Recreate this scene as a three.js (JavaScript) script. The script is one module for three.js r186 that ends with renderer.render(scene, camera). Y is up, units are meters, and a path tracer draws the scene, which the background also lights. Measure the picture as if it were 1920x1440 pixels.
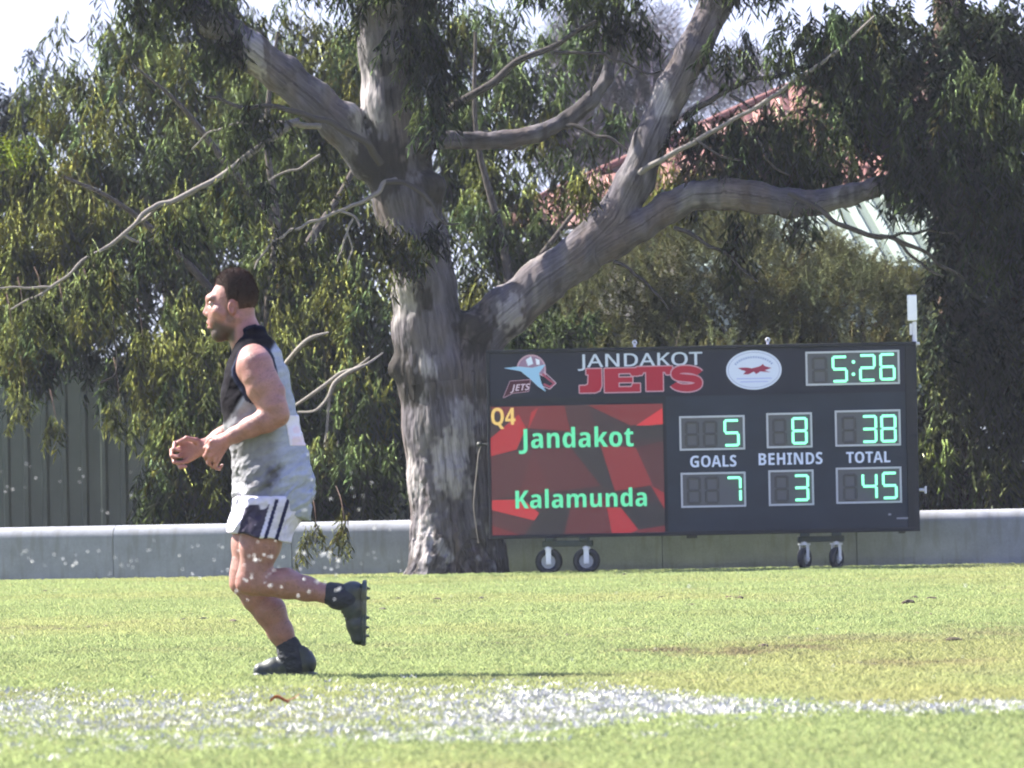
import * as THREE from 'three';
import { mergeGeometries } from 'three/addons/utils/BufferGeometryUtils.js';
import { RoundedBoxGeometry } from 'three/addons/geometries/RoundedBoxGeometry.js';

// ───────────────────────── camera, sky, sun, exposure ─────────────────────────
const scene = new THREE.Scene();
const F = 10848, EYE = 0.695, ROLL = 0.0192;                       // focal length in 1920-wide pixels, eye height (m)
const camera = new THREE.PerspectiveCamera(2 * Math.atan(720 / F) * 180 / Math.PI, 4 / 3, 0.5, 900);
camera.position.set(0, EYE, 0);
camera.rotation.order = 'YXZ';
camera.rotation.set(Math.atan(233 / F), 0, -ROLL);
camera.focus = 34; camera.userData.fStop = 9;
camera.updateMatrixWorld(true); camera.updateProjectionMatrix();
scene.add(camera);

const SUN_EL = 45 * Math.PI / 180, SUN_BACK = 25 * Math.PI / 180;  // sun high on the left, a little behind the scene
const SUN = new THREE.Vector3(-Math.cos(SUN_EL) * Math.cos(SUN_BACK), Math.sin(SUN_EL), -Math.cos(SUN_EL) * Math.sin(SUN_BACK));
const sun = new THREE.DirectionalLight(new THREE.Color(1.0, 0.95, 0.86), 5);
sun.position.copy(SUN).multiplyScalar(60).add(new THREE.Vector3(0, 0, -50));
sun.target.position.set(0, 0, -50); scene.add(sun, sun.target);
sun.castShadow = true; sun.shadow.mapSize.set(4096, 4096); sun.shadow.radius = 1;
Object.assign(sun.shadow.camera, { left: -45, right: 45, top: 45, bottom: -45, near: 1, far: 160 });

{ // bright winter sky: milky near the horizon, blue above
  const W = 256, H = 128, d = new Float32Array(W * H * 4);
  for (let j = 0; j < H; j++) for (let i = 0; i < W; i++) {
    const el = ((j + 0.5) / H - 0.5) * Math.PI, az = (i + 0.5) / W * 2 * Math.PI - Math.PI;
    const dir = new THREE.Vector3(Math.cos(el) * Math.cos(az), Math.sin(el), Math.cos(el) * Math.sin(az));
    const t = Math.pow(Math.max(0, Math.sin(el)), 0.55), g = Math.pow(Math.max(0, dir.dot(SUN)), 6) * 0.12;
    const k = (j * W + i) * 4;
    d[k] = 0.24 * (1 - t) + 0.072 * t + g; d[k + 1] = 0.252 * (1 - t) + 0.112 * t + g * 0.95; d[k + 2] = 0.3 * (1 - t) + 0.31 * t + g * 0.85; d[k + 3] = 1;
  }
  const sky = new THREE.DataTexture(d, W, H, THREE.RGBAFormat, THREE.FloatType);
  sky.mapping = THREE.EquirectangularReflectionMapping; sky.magFilter = THREE.LinearFilter; sky.minFilter = THREE.LinearFilter; sky.needsUpdate = true;
  scene.background = sky; scene.environment = sky;
}
scene.fog = new THREE.FogExp2(new THREE.Color(0.86, 0.92, 1.0), 0.00025);   // thin winter haze
const renderer = new THREE.WebGLRenderer({ antialias: true });
renderer.toneMapping = THREE.LinearToneMapping;
renderer.toneMappingExposure = 5.6;
renderer.shadowMap.enabled = true;

// ───────────────────────── helpers ─────────────────────────
function rng(seed) { let a = seed >>> 0; return () => { a = (a + 0x6D2B79F5) | 0; let t = Math.imul(a ^ (a >>> 15), 1 | a); t = (t + Math.imul(t ^ (t >>> 7), 61 | t)) ^ t; return ((t ^ (t >>> 14)) >>> 0) / 4294967296; }; }
const V = (x, y, z) => new THREE.Vector3(x, y, z);
const C = (r, g, b) => new THREE.Color().setRGB(r, g, b);
const clamp = (x, a = 0, b = 1) => Math.min(b, Math.max(a, x));
const smooth = (a, b, x) => { const t = clamp((x - a) / (b - a)); return t * t * (3 - 2 * t); };
const lerp = (a, b, t) => a + (b - a) * t;
// a surveyed point: where the sight line through a pixel of the 1920 x 1440 photograph meets the upright plane D metres away
function P(px, py, D) {
  const d = V((px - 960) / F, -(py - 720) / F, -1).applyQuaternion(camera.quaternion);
  return d.multiplyScalar(-D / d.z).add(camera.position);
}
function ground(px, py) { const d = V((px - 960) / F, -(py - 720) / F, -1).applyQuaternion(camera.quaternion); return d.multiplyScalar(-EYE / d.y).add(camera.position); }
function hash3(x, y, z) { let h = Math.imul(x, 374761393) ^ Math.imul(y, 668265263) ^ Math.imul(z, 2147483647 - 1234567); h = Math.imul(h ^ (h >>> 13), 1274126177); return ((h ^ (h >>> 16)) >>> 0) / 4294967296; }
function noise(x, y, z = 0) {                                       // value noise 0..1
  const i = Math.floor(x), j = Math.floor(y), k = Math.floor(z); let u = x - i, v = y - j, w = z - k;
  u = u * u * (3 - 2 * u); v = v * v * (3 - 2 * v); w = w * w * (3 - 2 * w);
  const L = (a, b, t) => a + (b - a) * t;
  return L(L(L(hash3(i, j, k), hash3(i + 1, j, k), u), L(hash3(i, j + 1, k), hash3(i + 1, j + 1, k), u), v),
    L(L(hash3(i, j, k + 1), hash3(i + 1, j, k + 1), u), L(hash3(i, j + 1, k + 1), hash3(i + 1, j + 1, k + 1), u), v), w);
}
function fbm(x, y, z = 0, o = 4) { let s = 0, a = 0.5, n = 0; for (let i = 0; i < o; i++) { s += a * noise(x, y, z); n += a; a *= 0.5; x *= 2.03; y *= 2.03; z *= 2.03; x += 7.1; y += 3.7; } return s / n; }
const used = {};
function numbered(n) { const k = used[n] = (used[n] ?? -1) + 1; return k ? `${n}_${String(k).padStart(3, '0')}` : n; }
function tag(o, label, category, group) { if (label) o.userData.label = label; if (category) o.userData.category = category; if (group) o.userData.group = group; return o; }
function thing(name, label, category, pos, group) { const o = new THREE.Group(); o.name = numbered(name); o.position.copy(pos); scene.add(o); return tag(o, label, category, group); }
function mesh(name, geo, mat, parent, kind) { const m = new THREE.Mesh(geo, mat); m.name = parent === scene ? numbered(name) : name; m.castShadow = m.receiveShadow = true; parent.add(m); if (kind) m.userData.kind = kind; return m; }
const std = (o) => new THREE.MeshStandardMaterial({ roughness: 0.85, ...o });
const matt = (o) => new THREE.MeshPhysicalMaterial({ roughness: 0.95, specularIntensity: 0.35, ...o });
function clean(g) { const r = g.index ? g.toNonIndexed() : g; for (const k of Object.keys(r.attributes)) if (!['position', 'normal', 'uv'].includes(k)) r.deleteAttribute(k); return r; }
const merge = (list) => mergeGeometries(list.map(clean));
function boxG(w, h, d, x = 0, y = 0, z = 0, r = 0) { const g = r ? new RoundedBoxGeometry(w, h, d, 2, r) : new THREE.BoxGeometry(w, h, d); g.translate(x, y, z); return g; }
// tapered bent tube through points, with a radius for each
function tubeG(pts, radii, sides = 7, per = 4) {
  const curve = new THREE.CatmullRomCurve3(pts, false, 'centripetal'), n = (pts.length - 1) * per, pos = [], nor = [], uv = [], idx = [];
  const fr = curve.computeFrenetFrames(n, false);
  for (let i = 0; i <= n; i++) {
    const t = i / n, c = curve.getPoint(t), q = t * (radii.length - 1), a = Math.min(radii.length - 2, Math.floor(q)), r = lerp(radii[a], radii[a + 1], q - a);
    for (let k = 0; k <= sides; k++) {
      const th = k / sides * Math.PI * 2, d = fr.normals[Math.min(i, n)].clone().multiplyScalar(Math.cos(th)).addScaledVector(fr.binormals[Math.min(i, n)], Math.sin(th));
      pos.push(c.x + d.x * r, c.y + d.y * r, c.z + d.z * r); nor.push(d.x, d.y, d.z); uv.push(k / sides, t * n * 0.2);
    }
  }
  const s = sides + 1;
  for (let i = 0; i < n; i++) for (let k = 0; k < sides; k++) idx.push(i * s + k, i * s + k + 1, (i + 1) * s + k, i * s + k + 1, (i + 1) * s + k + 1, (i + 1) * s + k);
  const g = new THREE.BufferGeometry();
  g.setAttribute('position', new THREE.Float32BufferAttribute(pos, 3)); g.setAttribute('normal', new THREE.Float32BufferAttribute(nor, 3)); g.setAttribute('uv', new THREE.Float32BufferAttribute(uv, 2)); g.setIndex(idx);
  return g;
}
// surface nets: the zero surface of a distance field f(x,y,z) in a box, coloured by paint(x,y,z,color,normal)
function isoMesh(f, lo, hi, cell, paint) {
  const nx = Math.ceil((hi.x - lo.x) / cell) + 1, ny = Math.ceil((hi.y - lo.y) / cell) + 1, nz = Math.ceil((hi.z - lo.z) / cell) + 1;
  const val = new Float32Array(nx * ny * nz), B = 6, half = B * cell * 0.87;
  const active = [];
  for (let bz = 0; bz < nz; bz += B) for (let by = 0; by < ny; by += B) for (let bx = 0; bx < nx; bx += B) {
    const c = f(lo.x + (bx + B / 2) * cell, lo.y + (by + B / 2) * cell, lo.z + (bz + B / 2) * cell), far = Math.abs(c) > half * 2 + 2 * cell;
    const X = Math.min(nx, bx + B), Y = Math.min(ny, by + B), Z = Math.min(nz, bz + B);
    for (let k = bz; k < Z; k++) for (let j = by; j < Y; j++) for (let i = bx; i < X; i++) val[(k * ny + j) * nx + i] = far ? c : f(lo.x + i * cell, lo.y + j * cell, lo.z + k * cell);
  }
  const id = new Int32Array(nx * ny * nz).fill(-1), pos = [], at = (i, j, k) => val[(k * ny + j) * nx + i];
  const corners = [[0,0,0],[1,0,0],[0,1,0],[1,1,0],[0,0,1],[1,0,1],[0,1,1],[1,1,1]], edges = [[0,1],[2,3],[4,5],[6,7],[0,2],[1,3],[4,6],[5,7],[0,4],[1,5],[2,6],[3,7]];
  for (let k = 0; k < nz - 1; k++) for (let j = 0; j < ny - 1; j++) for (let i = 0; i < nx - 1; i++) {
    const base = (k * ny + j) * nx + i; let m = 0; const v = [];
    for (let c = 0; c < 8; c++) { const q = corners[c], w = val[base + (q[2] * ny + q[1]) * nx + q[0]]; v.push(w); if (w < 0) m |= 1 << c; }
    if (m === 0 || m === 255) continue;
    let x = 0, y = 0, z = 0, n = 0;
    for (const [a, b] of edges) if (((m >> a) & 1) !== ((m >> b) & 1)) { const t = v[a] / (v[a] - v[b]), p = corners[a], q = corners[b]; x += p[0] + (q[0] - p[0]) * t; y += p[1] + (q[1] - p[1]) * t; z += p[2] + (q[2] - p[2]) * t; n++; }
    id[base] = pos.length / 3; pos.push(lo.x + (i + x / n) * cell, lo.y + (j + y / n) * cell, lo.z + (k + z / n) * cell);
  }
  const idx = [], S = [1, nx, nx * ny];
  for (let k = 1; k < nz - 1; k++) for (let j = 1; j < ny - 1; j++) for (let i = 1; i < nx - 1; i++) {
    const b = (k * ny + j) * nx + i, s0 = val[b] < 0;
    for (let ax = 0; ax < 3; ax++) {
      if (s0 === (val[b + S[ax]] < 0)) continue;
      const u = S[(ax + 1) % 3], w = S[(ax + 2) % 3], q = [id[b], id[b - u], id[b - u - w], id[b - w]];
      if (q.some((e) => e < 0)) continue;
      if (s0) idx.push(q[0], q[1], q[2], q[0], q[2], q[3]); else idx.push(q[0], q[2], q[1], q[0], q[3], q[2]);
    }
  }
  const n = pos.length / 3, nor = new Float32Array(n * 3), col = new Float32Array(n * 3), e = cell * 0.6, c = new THREE.Color(), nv = V(0, 0, 0);
  for (let a = 0; a < n; a++) {
    const x = pos[a * 3], y = pos[a * 3 + 1], z = pos[a * 3 + 2];
    nv.set(f(x + e, y, z) - f(x - e, y, z), f(x, y + e, z) - f(x, y - e, z), f(x, y, z + e) - f(x, y, z - e)).normalize();
    nor.set([nv.x, nv.y, nv.z], a * 3);
    if (paint) { paint(x, y, z, c, nv); col.set([c.r, c.g, c.b], a * 3); }
  }
  const g = new THREE.BufferGeometry();
  g.setAttribute('position', new THREE.Float32BufferAttribute(pos, 3)); g.setAttribute('normal', new THREE.BufferAttribute(nor, 3));
  if (paint) g.setAttribute('color', new THREE.BufferAttribute(col, 3));
  g.setIndex(idx);
  return g;
}
const smin = (a, b, k) => { const h = Math.max(k - Math.abs(a - b), 0) / k; return Math.min(a, b) - h * h * k * 0.25; };
const smax = (a, b, k) => -smin(-a, -b, k);
function cone(a, b, ra, rb) {                                       // distance to a tapered capsule
  const bx = b.x - a.x, by = b.y - a.y, bz = b.z - a.z, l = bx * bx + by * by + bz * bz;
  const f = (x, y, z) => { const px = x - a.x, py = y - a.y, pz = z - a.z; let t = (px * bx + py * by + pz * bz) / l; t = t < 0 ? 0 : t > 1 ? 1 : t; const dx = px - bx * t, dy = py - by * t, dz = pz - bz * t; return Math.sqrt(dx * dx + dy * dy + dz * dz) - (ra + (rb - ra) * t); };
  f.x = (a.x + b.x) / 2; f.y = (a.y + b.y) / 2; f.z = (a.z + b.z) / 2; f.R = Math.sqrt(l) / 2 + Math.max(ra, rb); f.a = a; f.b = b; return f;
}
// whether a part is surely farther away than the limit
function beyond(f, x, y, z, lim) { if (f.R === undefined) return false; const k = lim + f.R; if (k < 0) return false; const dx = x - f.x, dy = y - f.y, dz = z - f.z; return dx * dx + dy * dy + dz * dz > k * k; }
function ellipsoid(c, a, b, d) { const m = Math.min(a, b, d); return (x, y, z) => { const u = (x - c.x) / a, v = (y - c.y) / b, w = (z - c.z) / d, k0 = Math.sqrt(u * u + v * v + w * w); const gx = u / a, gy = v / b, gz = w / d, k1 = Math.sqrt(gx * gx + gy * gy + gz * gz); return k1 > 1e-6 ? k0 * (k0 - 1) / k1 : -m; }; }
function chain(pts) { const out = []; for (let i = 0; i + 1 < pts.length; i++) out.push(cone(pts[i][0], pts[i + 1][0], pts[i][1], pts[i + 1][1])); return out; }

// ───────────────────────── ground ─────────────────────────
const patches = [                                                    // worn and muddy places on the field, and shadow lines painted into its colour: [pixel x, y, half width, half depth in pixels, kind, strength]
  [1640, 1203, 330, 9, 'mudShade', 0.75], [1360, 1229, 210, 10, 'mudShade', 0.95], [1740, 1253, 170, 8, 'mudShade', 0.7], [1850, 1190, 140, 12, 'mudShade', 0.45], [1080, 1201, 120, 4, 'mudShade', 0.5],
  [560, 1222, 420, 5, 'mudShade', 0.3], [1050, 1281, 260, 4, 'mudShade', 0.4], [60, 1313, 90, 5, 'mudShade', 0.5], [100, 1183, 130, 3, 'mudShade', 0.45], [760, 1225, 200, 5, 'mudShade', 0.3],  // includes the runner's shadow and two shadow lines at left, painted in mud colour
  [1700, 1240, 420, 48, 'dry', 0.6], [1450, 1290, 620, 28, 'dry', 0.5], [600, 1330, 700, 50, 'dry', 0.35], [1750, 1310, 300, 26, 'dry', 0.65],
].map(([x, y, w, d, kind, s]) => { const a = ground(x, y), n = ground(x, y + d), f = ground(x, y - d), r = ground(x + w, y); return { x: a.x, z: a.z, rx: Math.abs(r.x - a.x), rz: Math.abs(f.z - n.z) / 2, kind, s }; });
function turf(x, z, c) {
  const n1 = fbm(x * 0.35, z * 0.16, 1), n2 = fbm(x * 1.6, z * 0.8, 5), n3 = noise(x * 7, z * 4, 9);
  c.setRGB(0.25, 0.298, 0.125);
  let dry = smooth(0.48, 0.75, n1) * 0.4, mudShade = smooth(0.66, 0.8, n2) * 0.35;
  for (const p of patches) {
    const q = ((x - p.x) / p.rx) ** 2 + ((z - p.z) / p.rz) ** 2; if (q > 2.2) continue;
    const k = p.s * smooth(1.6, 0.2, q + (n2 - 0.5) * 2.2);
    if (p.kind === 'mudShade') mudShade = Math.max(mudShade, k * smooth(0.3, 0.62, n3 * 0.6 + n2 * 0.5)); else dry = Math.max(dry, k * (0.6 + 0.5 * n2));
  }
  c.lerp(new THREE.Color(0.33, 0.285, 0.12), clamp(dry) * 0.8); c.lerp(new THREE.Color(0.17, 0.135, 0.085), clamp(mudShade) * 0.85);
  return c.multiplyScalar(0.82 + 0.36 * n2);
}
function canvasTex(w, h, draw, srgb = true) { const cv = document.createElement('canvas'); cv.width = w; cv.height = h; draw(cv.getContext('2d'), w, h); const t = new THREE.CanvasTexture(cv); if (srgb) t.colorSpace = THREE.SRGBColorSpace; t.wrapS = t.wrapT = THREE.RepeatWrapping; t.anisotropy = 8; return t; }
function noiseTex(n, fn) {                                            // fn(u,v) -> linear rgb, as an sRGB byte texture
  const d = new Uint8Array(n * n * 4), k = new THREE.Color();
  for (let j = 0; j < n; j++) for (let i = 0; i < n; i++) { fn(i / n, j / n, k); k.convertLinearToSRGB(); d.set([clamp(k.r) * 255, clamp(k.g) * 255, clamp(k.b) * 255, 255], (j * n + i) * 4); }
  const t = new THREE.DataTexture(d, n, n); t.colorSpace = THREE.SRGBColorSpace; t.wrapS = t.wrapT = THREE.RepeatWrapping; t.magFilter = THREE.LinearFilter; t.minFilter = THREE.LinearMipmapLinearFilter; t.generateMipmaps = true; t.needsUpdate = true; return t;
}
{
  const t = noiseTex(512, (u, v, k) => { const x = u * 64, y = v * 64; turf(x - 32, y - 64, k); const m = noise(u * 500, v * 500, 3); k.multiplyScalar(0.55 + 0.4 * m); });
  const g = new THREE.PlaneGeometry(1200, 1200); g.rotateX(-Math.PI / 2);
  const uv = g.attributes.uv; for (let i = 0; i < uv.count; i++) uv.setXY(i, uv.getX(i) * 1200 / 64, uv.getY(i) * 1200 / 64);
  mesh('playing_field', g, std({ map: t, roughness: 1 }), scene, 'structure');
}
// the wall runs along the edge of the oval: pixel column -> metres away
const wallD = [[-420, 64.6], [-200, 64.1], [0, 63.7], [200, 63.3], [400, 62.9], [600, 62.55], [740, 62.3], [870, 62.05], [1000, 61.8], [1150, 61.6], [1300, 61.4], [1500, 61.2], [1700, 61], [1900, 60.8], [2150, 60.6], [2350, 60.5]];
const wallCurve = new THREE.CatmullRomCurve3(wallD.map(([px, D]) => { const p = P(px, 1070, D); return V(p.x, 0, p.z); }));
{ // mulch bed behind the wall
  const pts = wallCurve.getPoints(40), pos = [], idx = [], uv = [];
  pts.forEach((p, i) => { pos.push(p.x, 0.004, p.z - 0.1, p.x * 1.5, 0.004, -95); uv.push(p.x, p.z, p.x * 1.5, -95); if (i) idx.push(2 * i - 2, 2 * i, 2 * i - 1, 2 * i - 1, 2 * i, 2 * i + 1); });
  const g = new THREE.BufferGeometry(); g.setAttribute('position', new THREE.Float32BufferAttribute(pos, 3)); g.setAttribute('uv', new THREE.Float32BufferAttribute(uv, 2)); g.setIndex(idx); g.computeVertexNormals();
  const t = noiseTex(256, (u, v, k) => { const n = fbm(u * 40, v * 40, 2); k.setRGB(0.05 + 0.09 * n, 0.04 + 0.065 * n, 0.03 + 0.04 * n); }); t.repeat.set(0.5, 0.5);
  mesh('garden_bed', g, std({ map: t, roughness: 1, side: THREE.DoubleSide }), scene, 'structure');
}
// ───────────────────────── grass ─────────────────────────
function tuftG(seed, blades, h, spread, w = 0.0035) {
  const r = rng(seed), pos = [], nor = [], idx = [];
  for (let b = 0; b < blades; b++) {
    const a = r() * 6.283, ox = (r() - 0.5) * spread, oz = (r() - 0.5) * spread, hh = h * (0.5 + 0.7 * r()), lean = hh * (0.25 + 0.8 * r()), th = r() * 6.283;
    const wx = Math.cos(a) * w, wz = Math.sin(a) * w, lx = Math.cos(th) * lean, lz = Math.sin(th) * lean, k = pos.length / 3;
    pos.push(ox - wx, -0.004, oz - wz, ox + wx, -0.004, oz + wz, ox + lx * 0.35 + wx * 0.8, hh * 0.62, oz + lz * 0.35 + wz * 0.8, ox + lx * 0.35 - wx * 0.8, hh * 0.62, oz + lz * 0.35 - wz * 0.8, ox + lx, hh, oz + lz);
    const n = V(-Math.sin(a), 0.42, Math.cos(a)).normalize(); for (let q = 0; q < 5; q++) nor.push(n.x, n.y, n.z);
    idx.push(k, k + 1, k + 2, k, k + 2, k + 3, k + 3, k + 2, k + 4);
  }
  const g = new THREE.BufferGeometry(); g.setAttribute('position', new THREE.Float32BufferAttribute(pos, 3)); g.setAttribute('normal', new THREE.Float32BufferAttribute(nor, 3)); g.setIndex(idx); return g;
}
const bladeMat = new THREE.MeshPhysicalMaterial({ color: 0xffffff, roughness: 0.95, specularIntensity: 0.2, transmission: 0.5, thickness: 0, side: THREE.DoubleSide });
// how thickly the line paint lies at a place on the field: 0 none, 1 full
const lineAt = [[-300, 1370, 46, .4], [0, 1360, 46, .3], [300, 1358, 44, .26], [560, 1356, 42, .3], [860, 1350, 42, .44], [1000, 1340, 42, .7], [1180, 1333, 34, .84], [1300, 1336, 25, .68], [1420, 1339, 17, .46], [1600, 1340, 13, .38], [1800, 1339, 13, .45], [1920, 1338, 14, .52], [2200, 1336, 14, .5]].map(([x, y, w, k]) => { const a = ground(x, y), n = ground(x, y + w), f = ground(x, y - w); return { x: a.x, z0: f.z, z1: n.z, k }; });
function paint(x, z) {
  for (let i = 0; i + 1 < lineAt.length; i++) { const a = lineAt[i], b = lineAt[i + 1]; if (x < a.x || x > b.x) continue;
    const t = (x - a.x) / (b.x - a.x), z0 = lerp(a.z0, b.z0, t), z1 = lerp(a.z1, b.z1, t), m = (z - z0) / (z1 - z0), e = (fbm(x * 5, z * 3, 4) - 0.5) * 1.1;
    return lerp(a.k, b.k, t) * smooth(-0.3, 0.5, m + e) * smooth(1.3, 0.6, m + e); }
  return 0;
}
{
  const r = rng(11), kinds = [[tuftG(1, 11, 0.021, 0.06), []], [tuftG(2, 10, 0.017, 0.065), []], [tuftG(3, 11, 0.024, 0.055), []]], white = [tuftG(4, 11, 0.026, 0.055, 0.005), []], m = new THREE.Matrix4(), q = new THREE.Quaternion(), up = V(0, 1, 0), c = new THREE.Color();
  const wz = (x) => { let best = -60; for (let i = 0; i + 1 < wallD.length; i++) { const a = wallPts[i], b = wallPts[i + 1]; if (x >= a.x && x <= b.x) best = lerp(a.z, b.z, (x - a.x) / (b.x - a.x)); } return best; };
  const wallPts = wallD.map(([px, D]) => P(px, 1070, D));
  const N = 400000;
  for (let i = 0; i < N; i++) {
    const u = r(), near = 14.2, far = 70, D = near * Math.pow(far / near, Math.pow(u, 0.92)), half = 0.105 * D + 0.5, x = (r() * 2 - 1) * half, z = -D;
    if (z < wz(x) + 0.24) continue;
    const p = paint(x, z), isW = p > 0 && r() < p * 0.8;
    const s = (0.75 + 0.6 * r()) * (0.8 + 0.5 * fbm(x * 1.1, z * 0.7, 8)); 
    turf(x, z, c);
    if (c.g < 0.15 && r() < 0.3) continue;
    c.multiplyScalar(0.92 + 0.16 * r()); if (r() < 0.08) c.lerp(new THREE.Color(0.38, 0.34, 0.16), 0.4);
    q.setFromAxisAngle(up, r() * 6.283); m.compose(V(x, 0, z), q, V(s, s * (0.8 + 0.3 * r()), s));
    if (isW) { const w = 0.42 + 0.16 * r(); white[1].push([m.clone(), C(w, w, w * 0.98)]); continue; }
    kinds[Math.floor(r() * 3)][1].push([m.clone(), c.clone()]);
  }
  const field = new THREE.Group(); field.name = 'short_grass'; field.userData.kind = 'stuff'; tag(field, 'mown sunlit green grass covering the oval with dry and muddy patches and shadow lines coloured in', 'grass'); scene.add(field);
  const put = (name, [g, list], mat, parent, kind) => { const im = new THREE.InstancedMesh(g, mat, list.length); list.forEach(([mm, cc], i) => { im.setMatrixAt(i, mm); im.setColorAt(i, cc); }); im.name = name; im.castShadow = im.receiveShadow = true; if (kind) im.userData.kind = kind; parent.add(im); return im; };
  kinds.forEach((k) => put('grass_tufts', k, bladeMat, field, 'stuff'));
  const line = put('boundary_line', white, std({ color: 0xffffff, roughness: 1, side: THREE.DoubleSide }), scene, 'stuff');
  tag(line, 'worn white boundary line painted on the grass in the foreground', 'painted line');
  // divots and loose clods of soil
  const cg = new THREE.IcosahedronGeometry(0.03, 1), cp = cg.attributes.position; for (let i = 0; i < cp.count; i++) { const k = 0.7 + 0.6 * noise(cp.getX(i) * 60, cp.getY(i) * 60, cp.getZ(i) * 60); cp.setXYZ(i, cp.getX(i) * k * 1.5, cp.getY(i) * k * 0.75, cp.getZ(i) * k); } cg.computeVertexNormals();
  const list = [], add = (px, py, s) => { const g = ground(px, py); q.setFromAxisAngle(up, r() * 6.28); list.push([new THREE.Matrix4().compose(V(g.x, 0.022 * s, g.z), q, V(s * (0.8 + r()), s, s)), C(0.03 + 0.02 * r(), 0.026 + 0.012 * r(), 0.016)]); };
  for (const [x, y, s] of [[1715, 1127, 1], [1702, 1137, 1.2], [1745, 1128, .9], [1370, 1126, .9], [1388, 1127, 1], [1430, 1222, 1], [1790, 1209, 1], [1480, 1205, .8], [1172, 1082, 1], [437, 1172, 1], [380, 1166, .8], [345, 1168, .8], [717, 1148, .9], [747, 1128, .9], [818, 1129, .9], [905, 1127, .9], [866, 1151, .8], [85, 1113, .9], [205, 1113, .8], [815, 1211, .7], [852, 1228, .6], [930, 1216, .8], [1240, 1125, .8], [1720, 1158, .9], [1745, 1159, .8], [1690, 1268, .6], [1612, 1252, .7], [485, 1316, .6], [1065, 1199, .8], [1300, 1140, .8]]) add(x, y, s * 0.85);
  for (let i = 0; i < 130; i++) { const p = patches[Math.floor(r() * 9)]; const x = p.x + (r() - 0.5) * 1.8 * p.rx, z = p.z + (r() - 0.5) * 1.6 * p.rz, s = 0.25 + 0.4 * r(); q.setFromAxisAngle(up, r() * 6.28); list.push([new THREE.Matrix4().compose(V(x, 0.018 * s, z), q, V(s * 1.4, s, s)), C(0.07, 0.055, 0.035)]); }
  tag(put('soil_clods', [cg, list], std({ roughness: 1 }), scene, 'stuff'), 'dark clods of soil and divots scattered over the grass', 'soil');
}
// ───────────────────────── low concrete wall ─────────────────────────
const concreteTex = noiseTex(512, (u, v, k) => { const n = fbm(u * 10, v * 10, 1, 5), m = noise(u * 220, v * 220, 2), s = smooth(0.5, 0.72, fbm(u * 40, v * 5, 7)); k.setRGB(0.2, 0.21, 0.235).multiplyScalar(0.72 + 0.42 * n + 0.16 * (m - 0.5)).lerp(new THREE.Color(0.13, 0.13, 0.125), s * 0.45); });
{
  const start = wallCurve.getPoint(0.5), wall = thing('boundary_wall', 'low grey concrete wall with rounded top running along the oval', 'wall', V(start.x, 0, start.z));
  const H = 0.59, T = 0.13, L = wallCurve.getLength(), n = Math.round(L / 2.05), mat = std({ map: concreteTex, bumpMap: concreteTex, bumpScale: 0.004, roughness: 0.95 });
  const prof = []; prof.push([-T, 0], [-T, H - T]); for (let a = 1; a < 12; a++) prof.push([-Math.cos(a / 12 * Math.PI) * T, H - T + Math.sin(a / 12 * Math.PI) * T]); prof.push([T, H - T], [T, 0]);
  for (let p = 0; p < n; p++) {
    const a = p / n + 0.004 / L, b = (p + 1) / n - 0.004 / L, pos = [], uv = [], idx = [], S = 6; let v0 = 0;
    for (let i = 0; i <= S; i++) {
      const t = lerp(a, b, i / S), c = wallCurve.getPointAt(t), tan = wallCurve.getTangentAt(t), nx = -tan.z, nz = tan.x; v0 = 0;
      prof.forEach(([o, y], j) => { if (j) v0 += Math.hypot(o - prof[j - 1][0], y - prof[j - 1][1]); pos.push(c.x - start.x - nx * o, y, c.z - start.z - nz * o); uv.push(t * L * 0.5 + (p % 3) * 0.31, v0 * 0.5); });
    }
    const m = prof.length; for (let i = 0; i < S; i++) for (let j = 0; j + 1 < m; j++) idx.push(i * m + j, (i + 1) * m + j, i * m + j + 1, (i + 1) * m + j, (i + 1) * m + j + 1, i * m + j + 1);
    for (const i of [0, S]) { const k = pos.length / 3; for (let j = 0; j < m; j++) { pos.push(pos[(i * m + j) * 3], pos[(i * m + j) * 3 + 1], pos[(i * m + j) * 3 + 2]); uv.push(j * 0.1, i); } for (let j = 1; j + 1 < m; j++) idx.push(k, k + (i ? j : j + 1), k + (i ? j + 1 : j)); }
    const g = new THREE.BufferGeometry(); g.setAttribute('position', new THREE.Float32BufferAttribute(pos, 3)); g.setAttribute('uv', new THREE.Float32BufferAttribute(uv, 2)); g.setIndex(idx); g.computeVertexNormals();
    mesh('wall_panel', g, mat.clone(), wall).material.color.setScalar(0.94 + 0.06 * hash3(p, 3, 1)); wall.children[wall.children.length - 1].material.side = THREE.DoubleSide;
  }
}

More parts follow.
